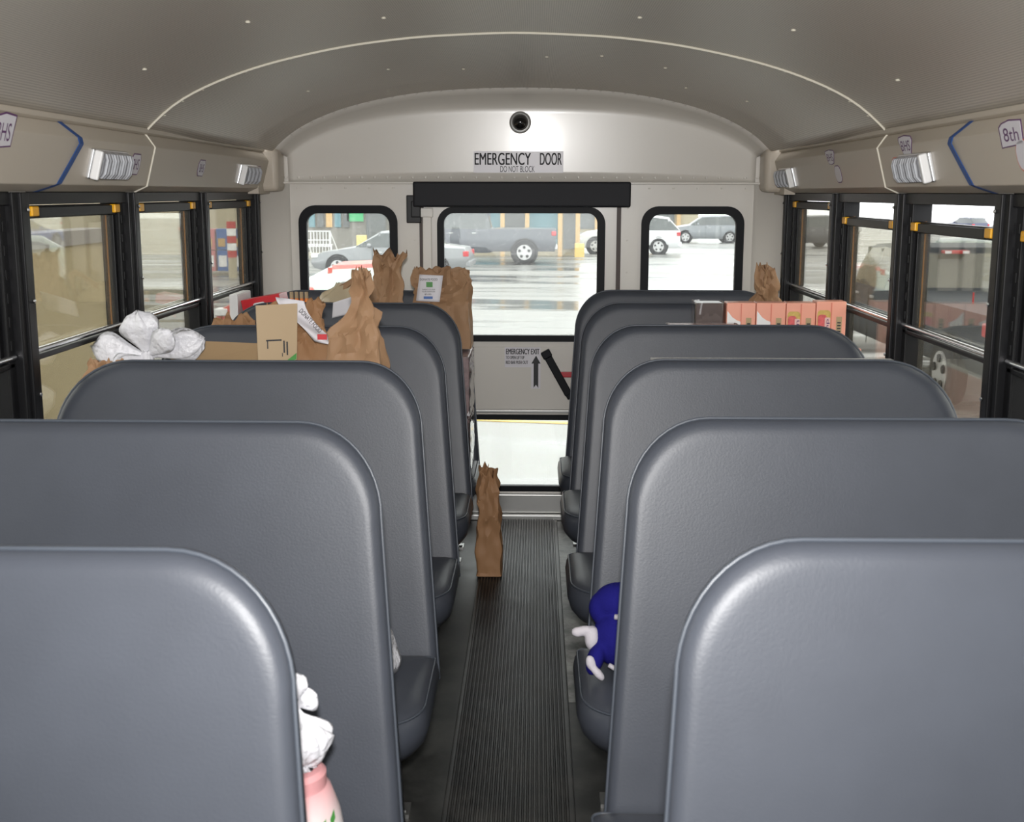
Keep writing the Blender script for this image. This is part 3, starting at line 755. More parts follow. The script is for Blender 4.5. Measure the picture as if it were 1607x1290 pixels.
# knotted white plastic bag
def knot_bag(name, label, loc, r, hb, seed, loops, m='plastic', neck=.72, rz=0):
    e = thing(name, label, 'plastic bag', loc, rz); off = Vector((seed*3.3, seed, seed*1.7)); R = []; n = 64; lv = 34
    for j in range(lv+1):
        t = j/lv
        prof = (math.sin(min(1, t/.5)*PI/2)**.5*1.0 if t < .5 else 1-.86*smoothstep(.45, neck+.1, t)+.0)
        if t == 0: prof = .55
        ring = []
        for i in range(n):
            a = 2*PI*i/n; P = Vector((math.cos(a), math.sin(a), t*1.3))
            fold = noise.noise(Vector((math.cos(a)*3.2, math.sin(a)*3.2, t*1.2))+off)
            fine = abs(noise.noise(Vector((math.cos(a)*8, math.sin(a)*8, t*1.5))+off))
            rr = r*prof*(1+.22*fold*(.4+t)-.20*fine*(.3+t)+.07*noise.noise(Vector((math.cos(a)*3, math.sin(a)*3, t*6))+off))
            ring.append((rr*math.cos(a), rr*math.sin(a)*.8, max(0, hb*t+(.02*fold if 0 < t < 1 else 0))))
        R.append(ring)
    b = MB(); b.rings(R); b.build('bag_body', m, e, smooth=True)
    for (dx, dy, dz, wd, ln, k) in loops:          # puffy tied ears around the knot
        d = Vector((dx, dy, dz)).normalized(); sd = d.cross(Vector((0, 1, 0))).normalized(); nn = sd.cross(d)
        def fn(u, v, d=d, sd=sd, nn=nn, wd=wd, ln=ln, k=k):
            a = u*2*PI
            wv = (.16+.84*smoothstep(0, .75, v))*math.sqrt(max(.003, 1-max(0, (v-.55)/.45)**2.6))
            f = 1+.30*noise.noise(Vector((math.cos(a)*2.2, math.sin(a)*2.2, v*1.5+k*9)))+.34*noise.noise(Vector((math.cos(a)*5.5, math.sin(a)*5.5, v*1.2+k*5)))*(.4+v)
            c = Vector((0, 0, hb*.94))+d*ln*v*(1+.12*noise.noise(Vector((math.cos(a)*3, math.sin(a)*3, k*4))))
            return c+sd*math.cos(a)*wd*wv*f+nn*math.sin(a)*wd*.42*wv*f
        bb = MB(); nu, nv = 28, 14
        RR = [[fn(i/nu, j/nv) for i in range(nu)] for j in range(nv+1)]
        bb.rings(RR); bb.build('handle', m, e, smooth=True)
    return e
knot_bag('plastic_bag', 'knotted white plastic bag beside the left window, above third seat', (-1.0, 3.25, .802), .125, .235, 2,
    [(-.12, -.2, 1, .056, .125, 1), (-1, -.1, .22, .042, .145, 2), (1, 0, .30, .048, .160, 3), (.55, -.4, .45, .036, .13, 4), (-.6, -.5, -.3, .035, .10, 6)], neck=.7)
# open box with green printed edge and standing flaps
e = thing('cardboard_box', 'open cardboard box with green printed edges behind third left seat', 'box', (-.80, 3.37, .80))
b = MB(); b.box((-.045, -.09, 0), (.11, .10, .165)); b.build('body', 'card', e, bevel=.002)
def slab(name, pts, th, m, parent):
    p = [Vector(q) for q in pts]; nrm = (p[1]-p[0]).cross(p[-1]-p[0]).normalized()*th
    b = MB(); b.rings([p, [q+nrm for q in p]]); return b.build(name, m, parent)
f1 = slab('flap', [(-.165, -.095, .180), (.112, -.095, .178), (.118, -.02, .243), (-.125, -.02, .252)], .004, 'card', e)
slab('green_edge', [(-.166, -.0965, .1715), (.112, -.0965, .1695), (.112, -.098, .184), (-.160, -.098, .186)], .002, 'green', f1)['label'] = 'green printed edge'
f2 = slab('flap', [(.100, -.10, .176), (.198, -.055, .206), (.202, -.045, .362), (.096, -.09, .360)], .004, 'cardlt', e)
slab('green_edge', [(.110, -.106, .176), (.199, -.064, .208), (.200, -.064, .226), (.170, -.0765, .202)], .0015, 'green', f2)['label'] = 'green printed corner'
b = MB()
for (u0, v0, u1, v1) in ((.22, .50, .62, .525), (.24, .38, .27, .50), (.66, .30, .70, .50), (.74, .26, .78, .48), (.62, .24, .64, .3)):
    def pt(u, v): 
        p = Vector((.100, -.10, .176)); return p+Vector((.098, .045, .0))*u+Vector((-.002, .010, .17))*v+Vector((.002, -.0075, 0))
    b.add([pt(u0, v0), pt(u1, v0), pt(u1, v1), pt(u0, v1)], [(0, 1, 2, 3)])
b.build('printing', 'ink', f2)
# bag with white flyer
e = kraft_bag('kraft bag with a drooping white flyer beside the cardboard flap', (-.632, 3.565, .80), .175, .09, .345, 11, 'fold', .05, lean=(-.01, 0), rough=.014, m='kraft2')
fl_ = sheet('flyer', lambda u, v: Vector((-.055+.085*u+.105*(1-v)**1.3+.01*math.sin(v*5), -.085-.012*math.sin(u*3+v*4)-.03*(1-v), .365-.125*(1-v)-.01*u-.03*math.sin((1-v)*3)*u)), 8, 12, 'paper', e)
for i, (u, v, s__) in enumerate(((.5, .62, 'W'), (.5, .48, 'I'), (.5, .36, 'N'), (.5, .26, 's'))):
    pass
text('lettering', 'DONATE FOOD', .085, .014, 'ink', fl_, T((.040, -.112, .300)) @ RY(math.radians(48)))
b = MB(); b.box((.060, -.124, .246), (.088, -.123, .262), 0); b.build('logo', 'redp', fl_)
# tall kraft bag near the aisle
kraft_bag('tall kraft paper bag with gathered neck near the aisle, left side', (-.450, 3.37, .80), .172, .12, .45, 21, 'twist', -.1, lean=(.035, 0), rough=.015)

# --- left row 5
carton('cardboard_box', 'brown carton on fifth left seat against the wall', -1.12, 3.98, .377, -.74, 4.33, .70)
kraft_bag('crumpled open kraft bag on fifth left seat by the window', (-1.0, 4.19, .70), .165, .13, .325, 31, 'open', .2, rough=.016, lean=(.0, 0), m='kraft2')
kraft_bag('kraft bag glimpsed at aisle edge of fifth left seat', (-.335, 4.20, .377), .20, .16, .33, 35, 'open', 0, rough=.008)
e = thing('receipt_paper', 'white paper slip hanging over top of fifth left seat', 'paper', (-.64, 4.497, 1.04))
sheet('sheet', lambda u, v: Vector((-.06+.125*u+.008*v, -.008-.012*v+.005*math.sin(u*5), -.040+.03*u+.060*v+.010*u*v)), 8, 8, 'paper', e)

# --- left row 6 (rear)
carton('cardboard_box', 'brown carton on rear left seat under the red food box', -1.115, 4.58, .377, -.80, 4.90, .90)
carton('cardboard_box', 'brown carton on rear left seat under the clear grocery bag', -.795, 4.58, .377, -.632, 4.90, .93)
carton('cardboard_box', 'brown carton on rear left seat under the tallest kraft bag', -.618, 4.60, .377, -.455, 4.92, .79)
e = thing('food_box', 'red Kraft food box lying on groceries at left rear', 'box', (-.985, 4.74, .902), -.05)
b = MB(); b.box((-.078, -.06, 0), (.078, .06, .150)); bd = b.build('body', 'redp', e, bevel=.002)
mt = T((0, 0, 0)) @ RY(-.20)
bd.data.transform(T((0, 0, .012)) @ RY(-.18))
def onk(u, v): return T((0, -.0612, .012)) @ RY(-.18) @ T((u, 0, v))
p_ = plate('oval', rrect(-.024, -.009, .024, .009, .0088, 6), [], .0006, 'white', e, y=0, mtx=onk(-.008, .122)); p_['label'] = 'white Kraft oval'
text('lettering', 'Kraft', .036, .010, 'ink', e, onk(-.008, .122) @ T((0, -.0008, 0)))
b = MB(); b.lathe([(.016, 0), (.026, 0), (.026, .0006), (.016, .0006), (.016, 0)], 20, axis='y', cap=False)
r_ = b.build('ring_print', 'orange', e); r_.data.transform(onk(-.038, .085) @ T((0, -.001, 0)))
e = carton('carton', 'white carton behind the crumpled kraft bag at left rear corner', -1.125, 4.64, .902, -1.092, 4.86, 1.075, 'white')
def jar(x, y, z, r, h, m, label, cap='white', grp=None, band=None):
    e = thing('jar', label, 'jar', (x, y, z), 0, grp)
    b = MB(); b.lathe([(r*.92, 0), (r, .006), (r, h*.72), (r*.85, h*.82), (r*.72, h*.86)], 20); sharp(b.build('body', m, e))
    b = MB(); b.lathe([(r*.8, h*.86), (r*.8, h*.98), (r*.75, h)], 20); sharp(b.build('lid', cap, e))
    if band: b = MB(); b.lathe([(r*1.01, h*.2), (r*1.01, h*.62)], 20, cap=False); b.build('label_band', band, e)
    return e
for i in range(4): jar(-.893+.0195*i, 4.70, .902, .0093, .180, 'orange', 'small orange jar in a row beside the red food box', 'cardlt', 'orange jars at left rear')
jar(-.797, 4.63, .932, .024, .122, 'magenta', 'dark magenta can with white print beside clear grocery bag', 'steel', band='magenta')
# clear/white grocery bag
e = thing('plastic_bag', 'translucent tan grocery bag with looped handles at the left rear', 'plastic bag', (-.705, 4.76, .932))
off = Vector((4, 2, 9)); R = []; n = 48
for j in range(25):
    t = j/24; pr = (.8+.25*math.sin(t*PI*.9))*(1-.55*smoothstep(.55, 1, t)); ring = []
    for i in range(n):
        a = 2*PI*i/n; f = noise.noise(Vector((math.cos(a)*2.5, math.sin(a)*2.5, t*3))+off)
        f2 = noise.noise(Vector((math.cos(a)*7, math.sin(a)*7, t*6))+off)
        rr = 1+.25*f+.12*f2
        ring.append((.092*pr*rr*math.cos(a)+.02*t, .075*pr*rr*math.sin(a), .180*t+(.015*f if j else 0)))
    R.append(ring)
MT['tanfilm'] = mat('tan_film', (.62, .52, .36), .25, 0, .6); MT['tanfilm'].node_tree.nodes['Principled BSDF'].inputs['Alpha'].default_value = .8
b = MB(); b.rings(R); b.build('bag_body', 'tanfilm', e, smooth=True)
def strap(pts, w_, m, parent):
    b = MB(); P = [Vector(p) for p in pts]; R = []
    for i, p in enumerate(P):
        wv = w_*(1+.3*math.sin(i*1.7)); t = (P[min(i+1, len(P)-1)]-P[max(i-1, 0)]).normalized(); u = t.cross(Vector((0, 1, 0))).normalized(); v = Vector((0, 1, 0))
        R.append([p-u*wv/2, p-u*wv*.2-v*.006, p+u*wv*.25+v*.004, p+u*wv/2, p+u*wv*.2+v*.008, p-u*wv*.25+v*.010])
    b.rings(R); return b.build('handle', m, parent, smooth=True)
strap([(-.055, -.03, .115), (-.01, -.03, .150), (.04, -.035, .185), (.075, -.04, .212), (.098, -.04, .222), (.112, -.04, .212), (.108, -.04, .175), (.10, -.04, .12), (.09, -.04, .06)], .024, 'kraft', e)
strap([(-.04, .02, .13), (.01, .01, .160), (.06, .0, .19), (.085, .0, .205), (.098, .0, .18), (.092, 0, .10)], .012, 'tanfilm', e)
# big kraft bags
kraft_bag('tallest kraft bag with flared torn top in front of left rear window', (-.532, 4.685, .798), .158, .100, .435, 41, 'pinch', 0, lean=(.03, 0), rough=.016)
e = thing('shrink_wrapped_case', 'plastic-wrapped case on rear left seat, lower of the two', 'box', (-.32, 4.77, .377)); 
def wrapped(e, hx, hy, h, m):
    b = MB(); b.box((-hx, -hy, 0), (hx, hy, h)); b.build('contents', m, e, bevel=.006)
    n = 20; R = []
    for j in range(13):
        t = j/12; ring = []
        for (x, y) in resample(rrect(-hx-.003, -hy-.003, hx+.003, hy+.003, .012, 3)+[(-hx-.003, -hy+.009)], 61)[:-1]:
            P = Vector((x, y, h*t)); f = noise.noise(P*28+Vector((hx*50, 0, 0)))
            ring.append((x+(1 if x > 0 else -1)*abs(f)*.006, y+(1 if y > 0 else -1)*abs(f)*.006, h*t*1.004))
        R.append(ring)
    b = MB(); b.rings(R, cap=False); b.build('film_wrap', 'film', e, smooth=False)
MT['mixed'] = mat('mixed_print', (.35, .25, .25), .4, var=(30, .8))
wrapped(e, .128, .15, .215, 'mixed')
e = thing('shrink_wrapped_case', 'plastic-wrapped case on rear left seat, upper one under the flyer bag', 'box', (-.315, 4.79, .60)); wrapped(e, .122, .15, .235, 'mixed')
e = kraft_bag('kraft bag with a white printed flyer on its front at left rear', (-.312, 4.84, .850), .24, .14, .31, 52, 'fold', 0, lean=(0, .0), rough=.013)
bx0 = Vector((-.315, 4.77, .842))
fy = sheet('flyer', lambda u, v: Vector((-.098+.094*u+.014*v, -.081-.004*math.sin(u*PI)+.052*smoothstep(.3, 1, .55+.45*v)*.4, .192+.104*v-.004*u)), 6, 10, 'paper', e)
def ft(s, w_, h_, x, z, m_='ink'): text('lettering', s, w_, h_, m_, fy, T((x, -.0875, z)))
b = MB()
ft('DONATE FOOD', .070, .009, -.045, .278); ft('THANK YOU FOR', .052, .005, -.046, .238); ft('YOUR DONATION', .052, .005, -.047, .230); ft('$5.00', .026, .007, -.049, .219)
b = MB(); b.box((-.055, -.0885, .248), (-.030, -.0875, .268)); b.build('picture', 'green', fy)
b = MB(); b.box((-.066, -.0885, .201), (-.030, -.0875, .211)); b.build('logo', 'blueprint', fy)
ft('ROTARY', .026, .006, -.048, .208, 'redp')

# aisle bag on the floor
kraft_bag('crumpled kraft bag standing on the aisle floor at left', (-.108, 4.49, .011), .100, .13, .41, 61, 'open', 0, lean=(-.012, 0), rough=.012, m='kraft2')

# --- near left things
e = thing('plastic_bag', 'white plastic bag peeking past aisle edge of second left seat', 'plastic bag', (-.336, 2.60, .378))
b = MB(); R = []
for j in range(13):
    t = j/12; ring = []
    for i in range(32):
        a = 2*PI*i/32; f = noise.noise(Vector((math.cos(a)*3, math.sin(a)*3, t*3+4)))
        rr = (.085-.045*t*t)*(1+.25*f); ring.append((rr*math.cos(a), rr*math.sin(a), .165*t))
    R.append(ring)
b.rings(R); b.build('bag_body', 'plastic', e, smooth=True)
e = thing('patterned_bottle', 'pink and white container with green leaf print on second left seat', 'container', (-.305, 1.72, .378))
MT['leaf'] = mat('leaf_print', (.72, .62, .62), .4)
n_ = MT['leaf'].node_tree; b_ = n_.nodes['Principled BSDF']; tc = n_.nodes.new('ShaderNodeTexCoord'); sp = n_.nodes.new('ShaderNodeSeparateXYZ'); n_.links.new(tc.outputs['Object'], sp.inputs[0])
cr = n_.nodes.new('ShaderNodeValToRGB'); cr.color_ramp.elements[0].position = .13/.25; cr.color_ramp.elements[0].color = (.72, .66, .66, 1); cr.color_ramp.elements[1].position = .19/.25; cr.color_ramp.elements[1].color = (.62, .30, .31, 1)
mm = n_.nodes.new('ShaderNodeMath'); mm.operation = 'MULTIPLY'; mm.inputs[1].default_value = 4; n_.links.new(sp.outputs['Z'], mm.inputs[0]); n_.links.new(mm.outputs[0], cr.inputs[0]); n_.links.new(cr.outputs[0], b_.inputs['Base Color'])
b = MB(); b.lathe([(.074, 0), (.080, .01), (.080, .08), (.070, .14), (.056, .180), (.050, .184), (.050, .205), (.043, .212)], 32); sharp(b.build('body', 'leaf', e))
b = MB()
for (a, z, l, wd, tw) in ((-.55, .135, .05, .018, .5), (-.35, .09, .045, .016, -.4), (-.75, .10, .04, .014, .9), (-.2, .15, .03, .012, .2), (-.45, .05, .045, .016, .3)):
    a = a-.35; rr = .082-.12*max(0, z-.08)*.9
    c = Vector((rr*math.cos(a), rr*math.sin(a), z)); t1 = Vector((-math.sin(a), math.cos(a), 0)); t2 = Vector((0, 0, 1))
    d1 = t2*math.cos(tw)+t1*math.sin(tw); d2 = t1*math.cos(tw)-t2*math.sin(tw); nn = Vector((math.cos(a), math.sin(a), 0))*.003
    b.add([c-d1*l/2+nn, c+d2*wd/2+nn, c+d1*l/2+nn, c-d2*wd/2+nn], [(0, 1, 2, 3)])
b.build('leaf_print', 'green', e)
knot_bag('plastic_bag', 'knotted white plastic bag on pink container, second left seat', (-.302, 1.72, .592), .060, .105, 9,
    [(.10, -.1, 1, .022, .055, 1), (-.35, 0, 1, .026, .045, 5), (.9, 0, .45, .018, .04, 7)], neck=.75)

# --- blue plush toy
e = thing('plush_toy', 'blue and white plush toy slumped on the third right seat', 'toy', (.262, 2.64, .380))
def blob(name, m, balls, parent=e, vox=.004):
    b = MB()
    for c, r, *rot in balls: b.ell(c, r, 20, 0, rot[0] if rot else None)
    o = b.build(name, m, parent, smooth=True); rm = o.modifiers.new('r', 'REMESH'); rm.mode = 'VOXEL'; rm.voxel_size = vox; rm.use_smooth_shade = True
    sm = o.modifiers.new('s', 'SMOOTH'); sm.factor = .6; sm.iterations = 5
    return o
bd = blob('body', 'toyblue', [((0, 0, .072), (.062, .055, .066)), ((.0, .03, .15), (.058, .05, .045)), ((.035, .03, .16), (.05, .05, .045)), ((-.035, .03, .135), (.034, .035, .04)), ((-.055, -.035, .035), (.020, .030, .040), RY(.3)), ((.03, -.05, .05), (.03, .03, .035))])
blob('arm', 'toywhite', [((-.062, -.015, .078), (.018, .022, .030)), ((-.078, -.02, .098), (.024, .012, .011)), ((-.095, -.02, .094), (.016, .012, .012))])['label'] = 'white arm and chest'
blob('foot', 'toywhite', [((-.066, -.060, .035), (.012, .010, .020), RY(-.3)), ((-.050, -.064, .012), (.010, .010, .022), RY(-.7))])['label'] = 'white foot sole'
b = MB(); b.tube([(-.012, -.036, .137), (.005, -.042, .137), (.025, -.040, .130), (.045, -.03, .120), (.058, -.02, .112)], .0065, 8); b.build('trim_band', 'toywhite', e, smooth=True)['label'] = 'white collar band'
b = MB(); b.tube([(-.025, -.058, .030), (-.005, -.066, .020), (.02, -.070, .016), (.05, -.066, .018)], .0055, 8); b.build('trim_band', 'toywhite', e, smooth=True)['label'] = 'white hem band'

# --- right row 4: flat white cartons
carton('carton', 'flat white carton stack base on the fourth right seat, aisle half', .40, 3.24, .377, .72, 3.56, .968, 'pinklt', seam=False)
carton('carton', 'pale carton on the fourth right seat, window half', .73, 3.24, .377, 1.11, 3.56, .968, 'pinklt', seam=False)
e = thing('paper_sheet', 'white sheet of board laid over the cartons behind third right seat', 'board', (.755, 3.40, .970))
b = MB(); b.box((-.345, -.17, 0), (.37, .165, .012)); b.build('board', 'white', e, bevel=.002)

# --- right row 5: salmon cartons
def noodle_box(x0, x1, y0, y1, z0, z1, label, kind, film=True):
    e = thing('noodle_carton', label, 'box', ((x0+x1)/2, (y0+y1)/2, z0), 0, 'salmon noodle cartons on fifth right seat')
    hx, hy, h = (x1-x0)/2, (y1-y0)/2, z1-z0
    b = MB(); b.box((-hx, -hy, 0), (hx, hy, h)); b.build('body', 'pink', e, bevel=.004)
    Y = -hy-.0012
    b = MB(); b.box((-hx*.02, Y-.0006, 0.004), (hx*.03, Y+.001, h-.004)); b.build('seam', 'pinkd', e)
    if kind == 0:
        plate('picture', [(-hx*.95, .02), (0, .02), (0, h-.066), (-hx*.3, h-.060), (-hx*.6, h-.050), (-hx*.95, h-.028)], [], .001, 'white', e, y=Y)
    else:
        plate('picture', rrect(-hx*.92, .02, -hx*.04, h-.030, .012), [], .001, 'yellowp', e, y=Y)
        p = plate('picture', rrect(-hx*.88, .06, -hx*.30, h-.045, .010), [], .001, mat('pink_food', (.7, .12, .12), .4, var=(80, .6)), e, y=Y-.0008)
        plate('text_panel', rrect(-hx*.42, .02, -hx*.06, h-.055, .004), [], .001, 'pinklt', e, y=Y-.0012)
        text('lettering', 'Shrimp' if kind == 2 else 'Ramen', .11, hx*.28, 'purple', e, T((-hx*.24, Y-.0025, h-.115)) @ RY(-PI/2))
    plate('barcode', rrect(hx*.35, .02, hx*.72, h-.052, .002), [], .001, 'tan', e, y=Y)
    b = MB()
    for i in range(5): b.box((hx*.42, Y-.0008, h-.115+i*.010), (hx*.65, Y-.0003, h-.115+i*.010+.005))
    b.build('printing', 'ink', e)
    return e
xs = [.722, .824, .927, 1.029, 1.134]
for i in range(4):
    noodle_box(xs[i]+.001, xs[i+1]-.001, 4.13, 4.20, .745, 1.096 if i != 3 else 1.101, 'upper salmon noodle carton, %s' % ['nearest the aisle', 'second from the aisle', 'third from the aisle with food picture', 'against the window with food picture'][i], [0, 0, 1, 2][i])
carton('noodle_carton', 'lower salmon carton layer under the noodle cartons, aisle half', .722, 4.13, .377, .926, 4.37, .743, 'pink', seam=False)
carton('noodle_carton', 'lower salmon carton layer under the noodle cartons, window half', .929, 4.13, .377, 1.134, 4.37, .743, 'pink', seam=False)
MT['browncase'] = mat('brown_case', (.10, .065, .055), .3, var=(20, .3))
e = thing('shrink_wrapped_case', 'dark shrink-wrapped case at aisle end of the salmon cartons', 'box', (.667, 4.19, .377)); wrapped(e, .048, .050, .716, 'browncase')
e = thing('shrink_wrapped_case', 'pink film-wrapped case lying just behind fourth right seat top', 'box', (.63, 4.00, .377)); wrapped(e, .115, .085, .652, 'pinklt')
e = carton('noodle_carton', 'small salmon carton wedged by the window behind fourth right seat', 1.03, 3.935, .377, 1.138, 4.10, .965, 'pink', seam=False)
plate('label_panel', rrect(-.04, .45, .045, .57, .004), [], .001, 'tan', e, y=-.0845)
text('lettering', '95', .028, .022, 'ink', e, T((.018, -.086, .545)))

# --- right row 6
carton('cardboard_box', 'brown carton on rear right seat under the kraft bag', .86, 4.66, .377, 1.12, 4.94, .80)
kraft_bag('pointed kraft bag standing behind the salmon cartons at right', (.985, 4.82, .80), .22, .15, .365, 71, 'cone', -.25, lean=(.0, 0), rough=.017)

# ================================================================= OUTSIDE
def gz(y): return -1.10-(max(0, y-45)*.015)
b = MB(); YS = [-40, 0, 20, 45, 60, 90, 130, 300]; vs = []
for y in YS: vs += [(-160, y, gz(y)), (160, y, gz(y))]
b.add(vs, [(2*i, 2*i+1, 2*i+3, 2*i+2) for i in range(len(YS)-1)]); o = b.build('ground', 'asphalt', recalc=False); struct(o); o.name = 'ground'
# yellow bay line and pale kerb corner
def strip(name, pts, wd, m, label, cat):
    b = MB(); R = []
    P = [Vector(p) for p in pts]
    for i, p in enumerate(P):
        t = (P[min(i+1, len(P)-1)]-P[max(i-1, 0)]).normalized(); u = Vector((-t.y, t.x, 0))*wd/2
        R.append([p-u+Vector((0, 0, .002)), p+u+Vector((0, 0, .002)), p+u+Vector((0, 0, .010)), p-u+Vector((0, 0, .010))])
    b.rings(R); return tag(b.build(name, m), label, cat)
MT['yline'] = mat('yellow_line', (.62, .42, .10), .6)
strip('parking_line', [(-3.5, 13.95, -1.1), (4.0, 12.75, -1.1)], .10, 'yline', 'yellow painted line on the asphalt seen through lower door glass', 'road marking')

def loft_car(name, label, loc, rz, L, Wd, H, col, style, cat='car', group=None, cabf=.40, coat=.5, spec=.5, scale_wheels=1, glassm=None, trimcol=None):
    """car nose towards local +x, origin on the ground at its centre"""
    e = thing(name, label, cat, loc, rz, group)
    pm = mat(name+'_paint', col, .3 if coat > .2 else .5, .0, spec, coat=coat)
    gm = glassm or MT['carglass']
    a = L/2; w2 = Wd/2
    if style == 'sedan': st = [(-a,.50,.66,0),(-a+.12,.30,.92,0),(-a+.75,.22,1.00,0),(-a+1.45,.20,H*.98,1),(-a+2.0,.20,H,1),(-a+2.7,.20,H*.97,1),(-a+3.45,.20,.96,0),(a-.35,.22,.78,0),(a-.08,.28,.66,0),(a,.40,.52,0)]; belt = .92
    elif style == 'hatch': st = [(-a,.50,.80,0),(-a+.08,.30,1.00,0),(-a+.55,.22,H*.95,1),(-a+1.2,.20,H,1),(-a+2.1,.20,H*.97,1),(-a+2.9,.20,1.0,0),(a-.3,.22,.82,0),(a-.06,.28,.70,0),(a,.40,.52,0)]; belt = .96
    elif style == 'suv': st = [(-a,.50,.95,0),(-a+.06,.32,1.10,0),(-a+.55,.28,H*.96,1),(-a+1.1,.26,H,1),(-a+2.6,.26,H*.97,1),(-a+3.35,.26,1.12,0),(a-.35,.28,.98,0),(a-.06,.34,.82,0),(a,.45,.6,0)]; belt = 1.08
    else: # pickup
        cab0 = -a+L*cabf
        bl = 1.22*H/1.85
        st = [(-a,.55,bl-.03,0),(-a+.04,.45,bl,0),(cab0-.06,.45,bl,0),(cab0,.42,bl+.02,0),(cab0+.14,.40,H-.13,1),(cab0+.16,.40,H*.975,1),(cab0+.7,.40,H,1),(cab0+1.55,.40,H*.97,1),(cab0+2.2,.40,bl+.02,0),(a-.3,.42,bl-.08,0),(a-.05,.45,bl-.15,0),(a,.55,.75,0)]; belt = bl-.02
    secs = []
    for (x, zb, zt, c) in st:
        wf = 1-.10*smoothstep(a-.6, a, abs(x)); w = w2*wf; bz = min(belt, zt-.02)
        if c: s_ = [(w*.88, zb), (w, zb+.18), (w, (zb+bz)/2+.05), (w*.96, bz), (w*.80, zt-.06), (w*.70, zt)]
        else: s_ = [(w*.88, zb), (w, min(zb+.18, bz-.05)), (w, (zb+bz)/2+.05), (w*.96, bz), (w*.88, (bz+zt)/2), (w*.70, zt)]
        secs.append([(x, y, z) for y, z in s_]+[(x, -y, z) for y, z in reversed(s_)])
    n = 12; body = MB(); win = MB(); ws = MB()
    for i in range(len(secs)-1):
        c0, c1 = st[i][3], st[i+1][3]; A, B = secs[i], secs[i+1]
        for j in range(n):
            k = (j+1) % n; q = [A[j], A[k], B[k], B[j]]
            tgt = body
            if (c0 or c1) and j in (3, 7): tgt = win
            if c0 != c1 and j in (4, 5, 6): tgt = ws
            if 'pickup' in style and i == 4: tgt = body
            tgt.add(q, [(0, 1, 2, 3)])
    body.add(secs[0], [tuple(range(n))]); body.add(secs[-1], [tuple(reversed(range(n)))])
    import bmesh
    def fin(mb, nm, m_, smooth=True):
        o = mb.build(nm, m_, e); bm = bmesh.new(); bm.from_mesh(o.data); bmesh.ops.remove_doubles(bm, verts=bm.verts, dist=.0005); bmesh.ops.recalc_face_normals(bm, faces=bm.faces); bm.to_mesh(o.data); bm.free(); sharp(o, 35); return o
    bo = fin(body, 'body', pm); fin(win, 'side_window', gm); fin(ws, 'windshield', gm)
    # pillars
    cx = [s[0] for s in st if s[3]]; mid = (cx[0]+cx[-1])/2
    b = MB()
    for s_ in (-1, 1):
        for x in ([mid, cx[0]-.02, cx[-1]+.02] if len(cx) > 2 else [mid]):
            b.box((x-.035, s_*w2*.80-.02, belt), (x+.035, s_*w2*.80+.02+0, H*.95), 0, None)
    pl = b.build('pillar', pm, e)
    rw = .33 if style in ('sedan', 'hatch') else (.37 if style == 'suv' else .41*scale_wheels)
    fa, ra = a-.85, -a+(.95 if 'pickup' not in style else 1.15)
    for x in (fa, ra):
        for s_ in (-1, 1):
            b = MB(); b.lathe([(rw*1.17, -.03), (rw*1.17, .008)], 28, (x, s_*w2*.985, rw*1.02), 'y'); b.build('wheel_arch', 'rubber', e)
            b = MB(); b.lathe([(rw*.6, -.1), (rw*.97, -.1), (rw, -.06), (rw, .06), (rw*.97, .1), (rw*.6, .1)], 28, (x, s_*(w2-.07), rw), 'y'); wh = b.build('wheel', 'rubber', e); sharp(wh)
            b = MB(); b.lathe([(rw*.64, -.104), (rw*.64, .104)], 24, (x, s_*(w2-.06), rw), 'y')
            o = b.build('rim', 'alloy', wh)
            b = MB()
            for k in range(5):
                an = 2*PI*k/5+.3; b.lathe([(rw*.13, -.122), (rw*.13, .122)], 8, (x+rw*.42*math.cos(an), s_*(w2-.057), rw+rw*.42*math.sin(an)), 'y')
            b.build('rim_opening', 'rubber', o)
    zl = st[1][2]-.16
    for s_ in (-1, 1):
        b = MB(); b.box((-a-.01, s_*w2*.84-.10, zl-.10), (-a+.16, s_*w2*.84+.09, zl+.06)); b.build('tail_light', 'taillight', e, bevel=.02)
        b = MB(); b.box((a-.22, s_*w2*.80-.16, .60 if 'pick' not in style else .85), (a-.01, s_*w2*.83+.10, .72 if 'pick' not in style else 1.02)); b.build('headlight', 'white', e, bevel=.02)
        b = MB(); mxx = cx[-1]+.45; b.ell((mxx-.15, s_*(w2+.10), belt+.06), (.07, .10, .075), 12); b.box((mxx-.19, min(s_*(w2-.06), s_*(w2+.06)), belt+.02), (mxx-.13, max(s_*(w2-.06), s_*(w2+.06)), belt+.06)); b.build('side_mirror', pm, e, smooth=True)
        b = MB()
        for x in ((mid-.04), (mid+.85 if style != 'pickup_far' else mid+.5)):
            b.box((x-.006, s_*w2*1.0-.004, .35), (x+.006, s_*w2*1.0+.004, belt-.03))
        b.build('door_seam', 'rubber', e)
        b = MB()
        for x in (mid-.22, mid+.62): b.box((x-.08, s_*w2-.012, belt-.16), (x+.08, s_*w2+.018, belt-.125))
        b.build('door_handle', 'alloy', e, bevel=.006)
    b = MB(); b.box((-a-.06, -w2*.85, .36 if 'pick' not in style else .52), (-a+.1, w2*.85, .52 if 'pick' not in style else .68)); b.build('bumper', 'alloy' if 'pick' in style else pm, e, bevel=.03)
    return e, st, pm
MT['carglass'] = mat('car_glass', (.05, .06, .06), .05, 0, .8)
MT['carglass_sky'] = mat('car_glass_sky_tone', (.45, .52, .48), .1, 0, .8)  # pale base colour stands in for sky reflected in the car windows
MT['alloy'] = mat('alloy', (.55, .55, .55), .3, .8)
MT['taillight'] = mat('tail_light_red', (.55, .01, .02), .2, coat=.5)

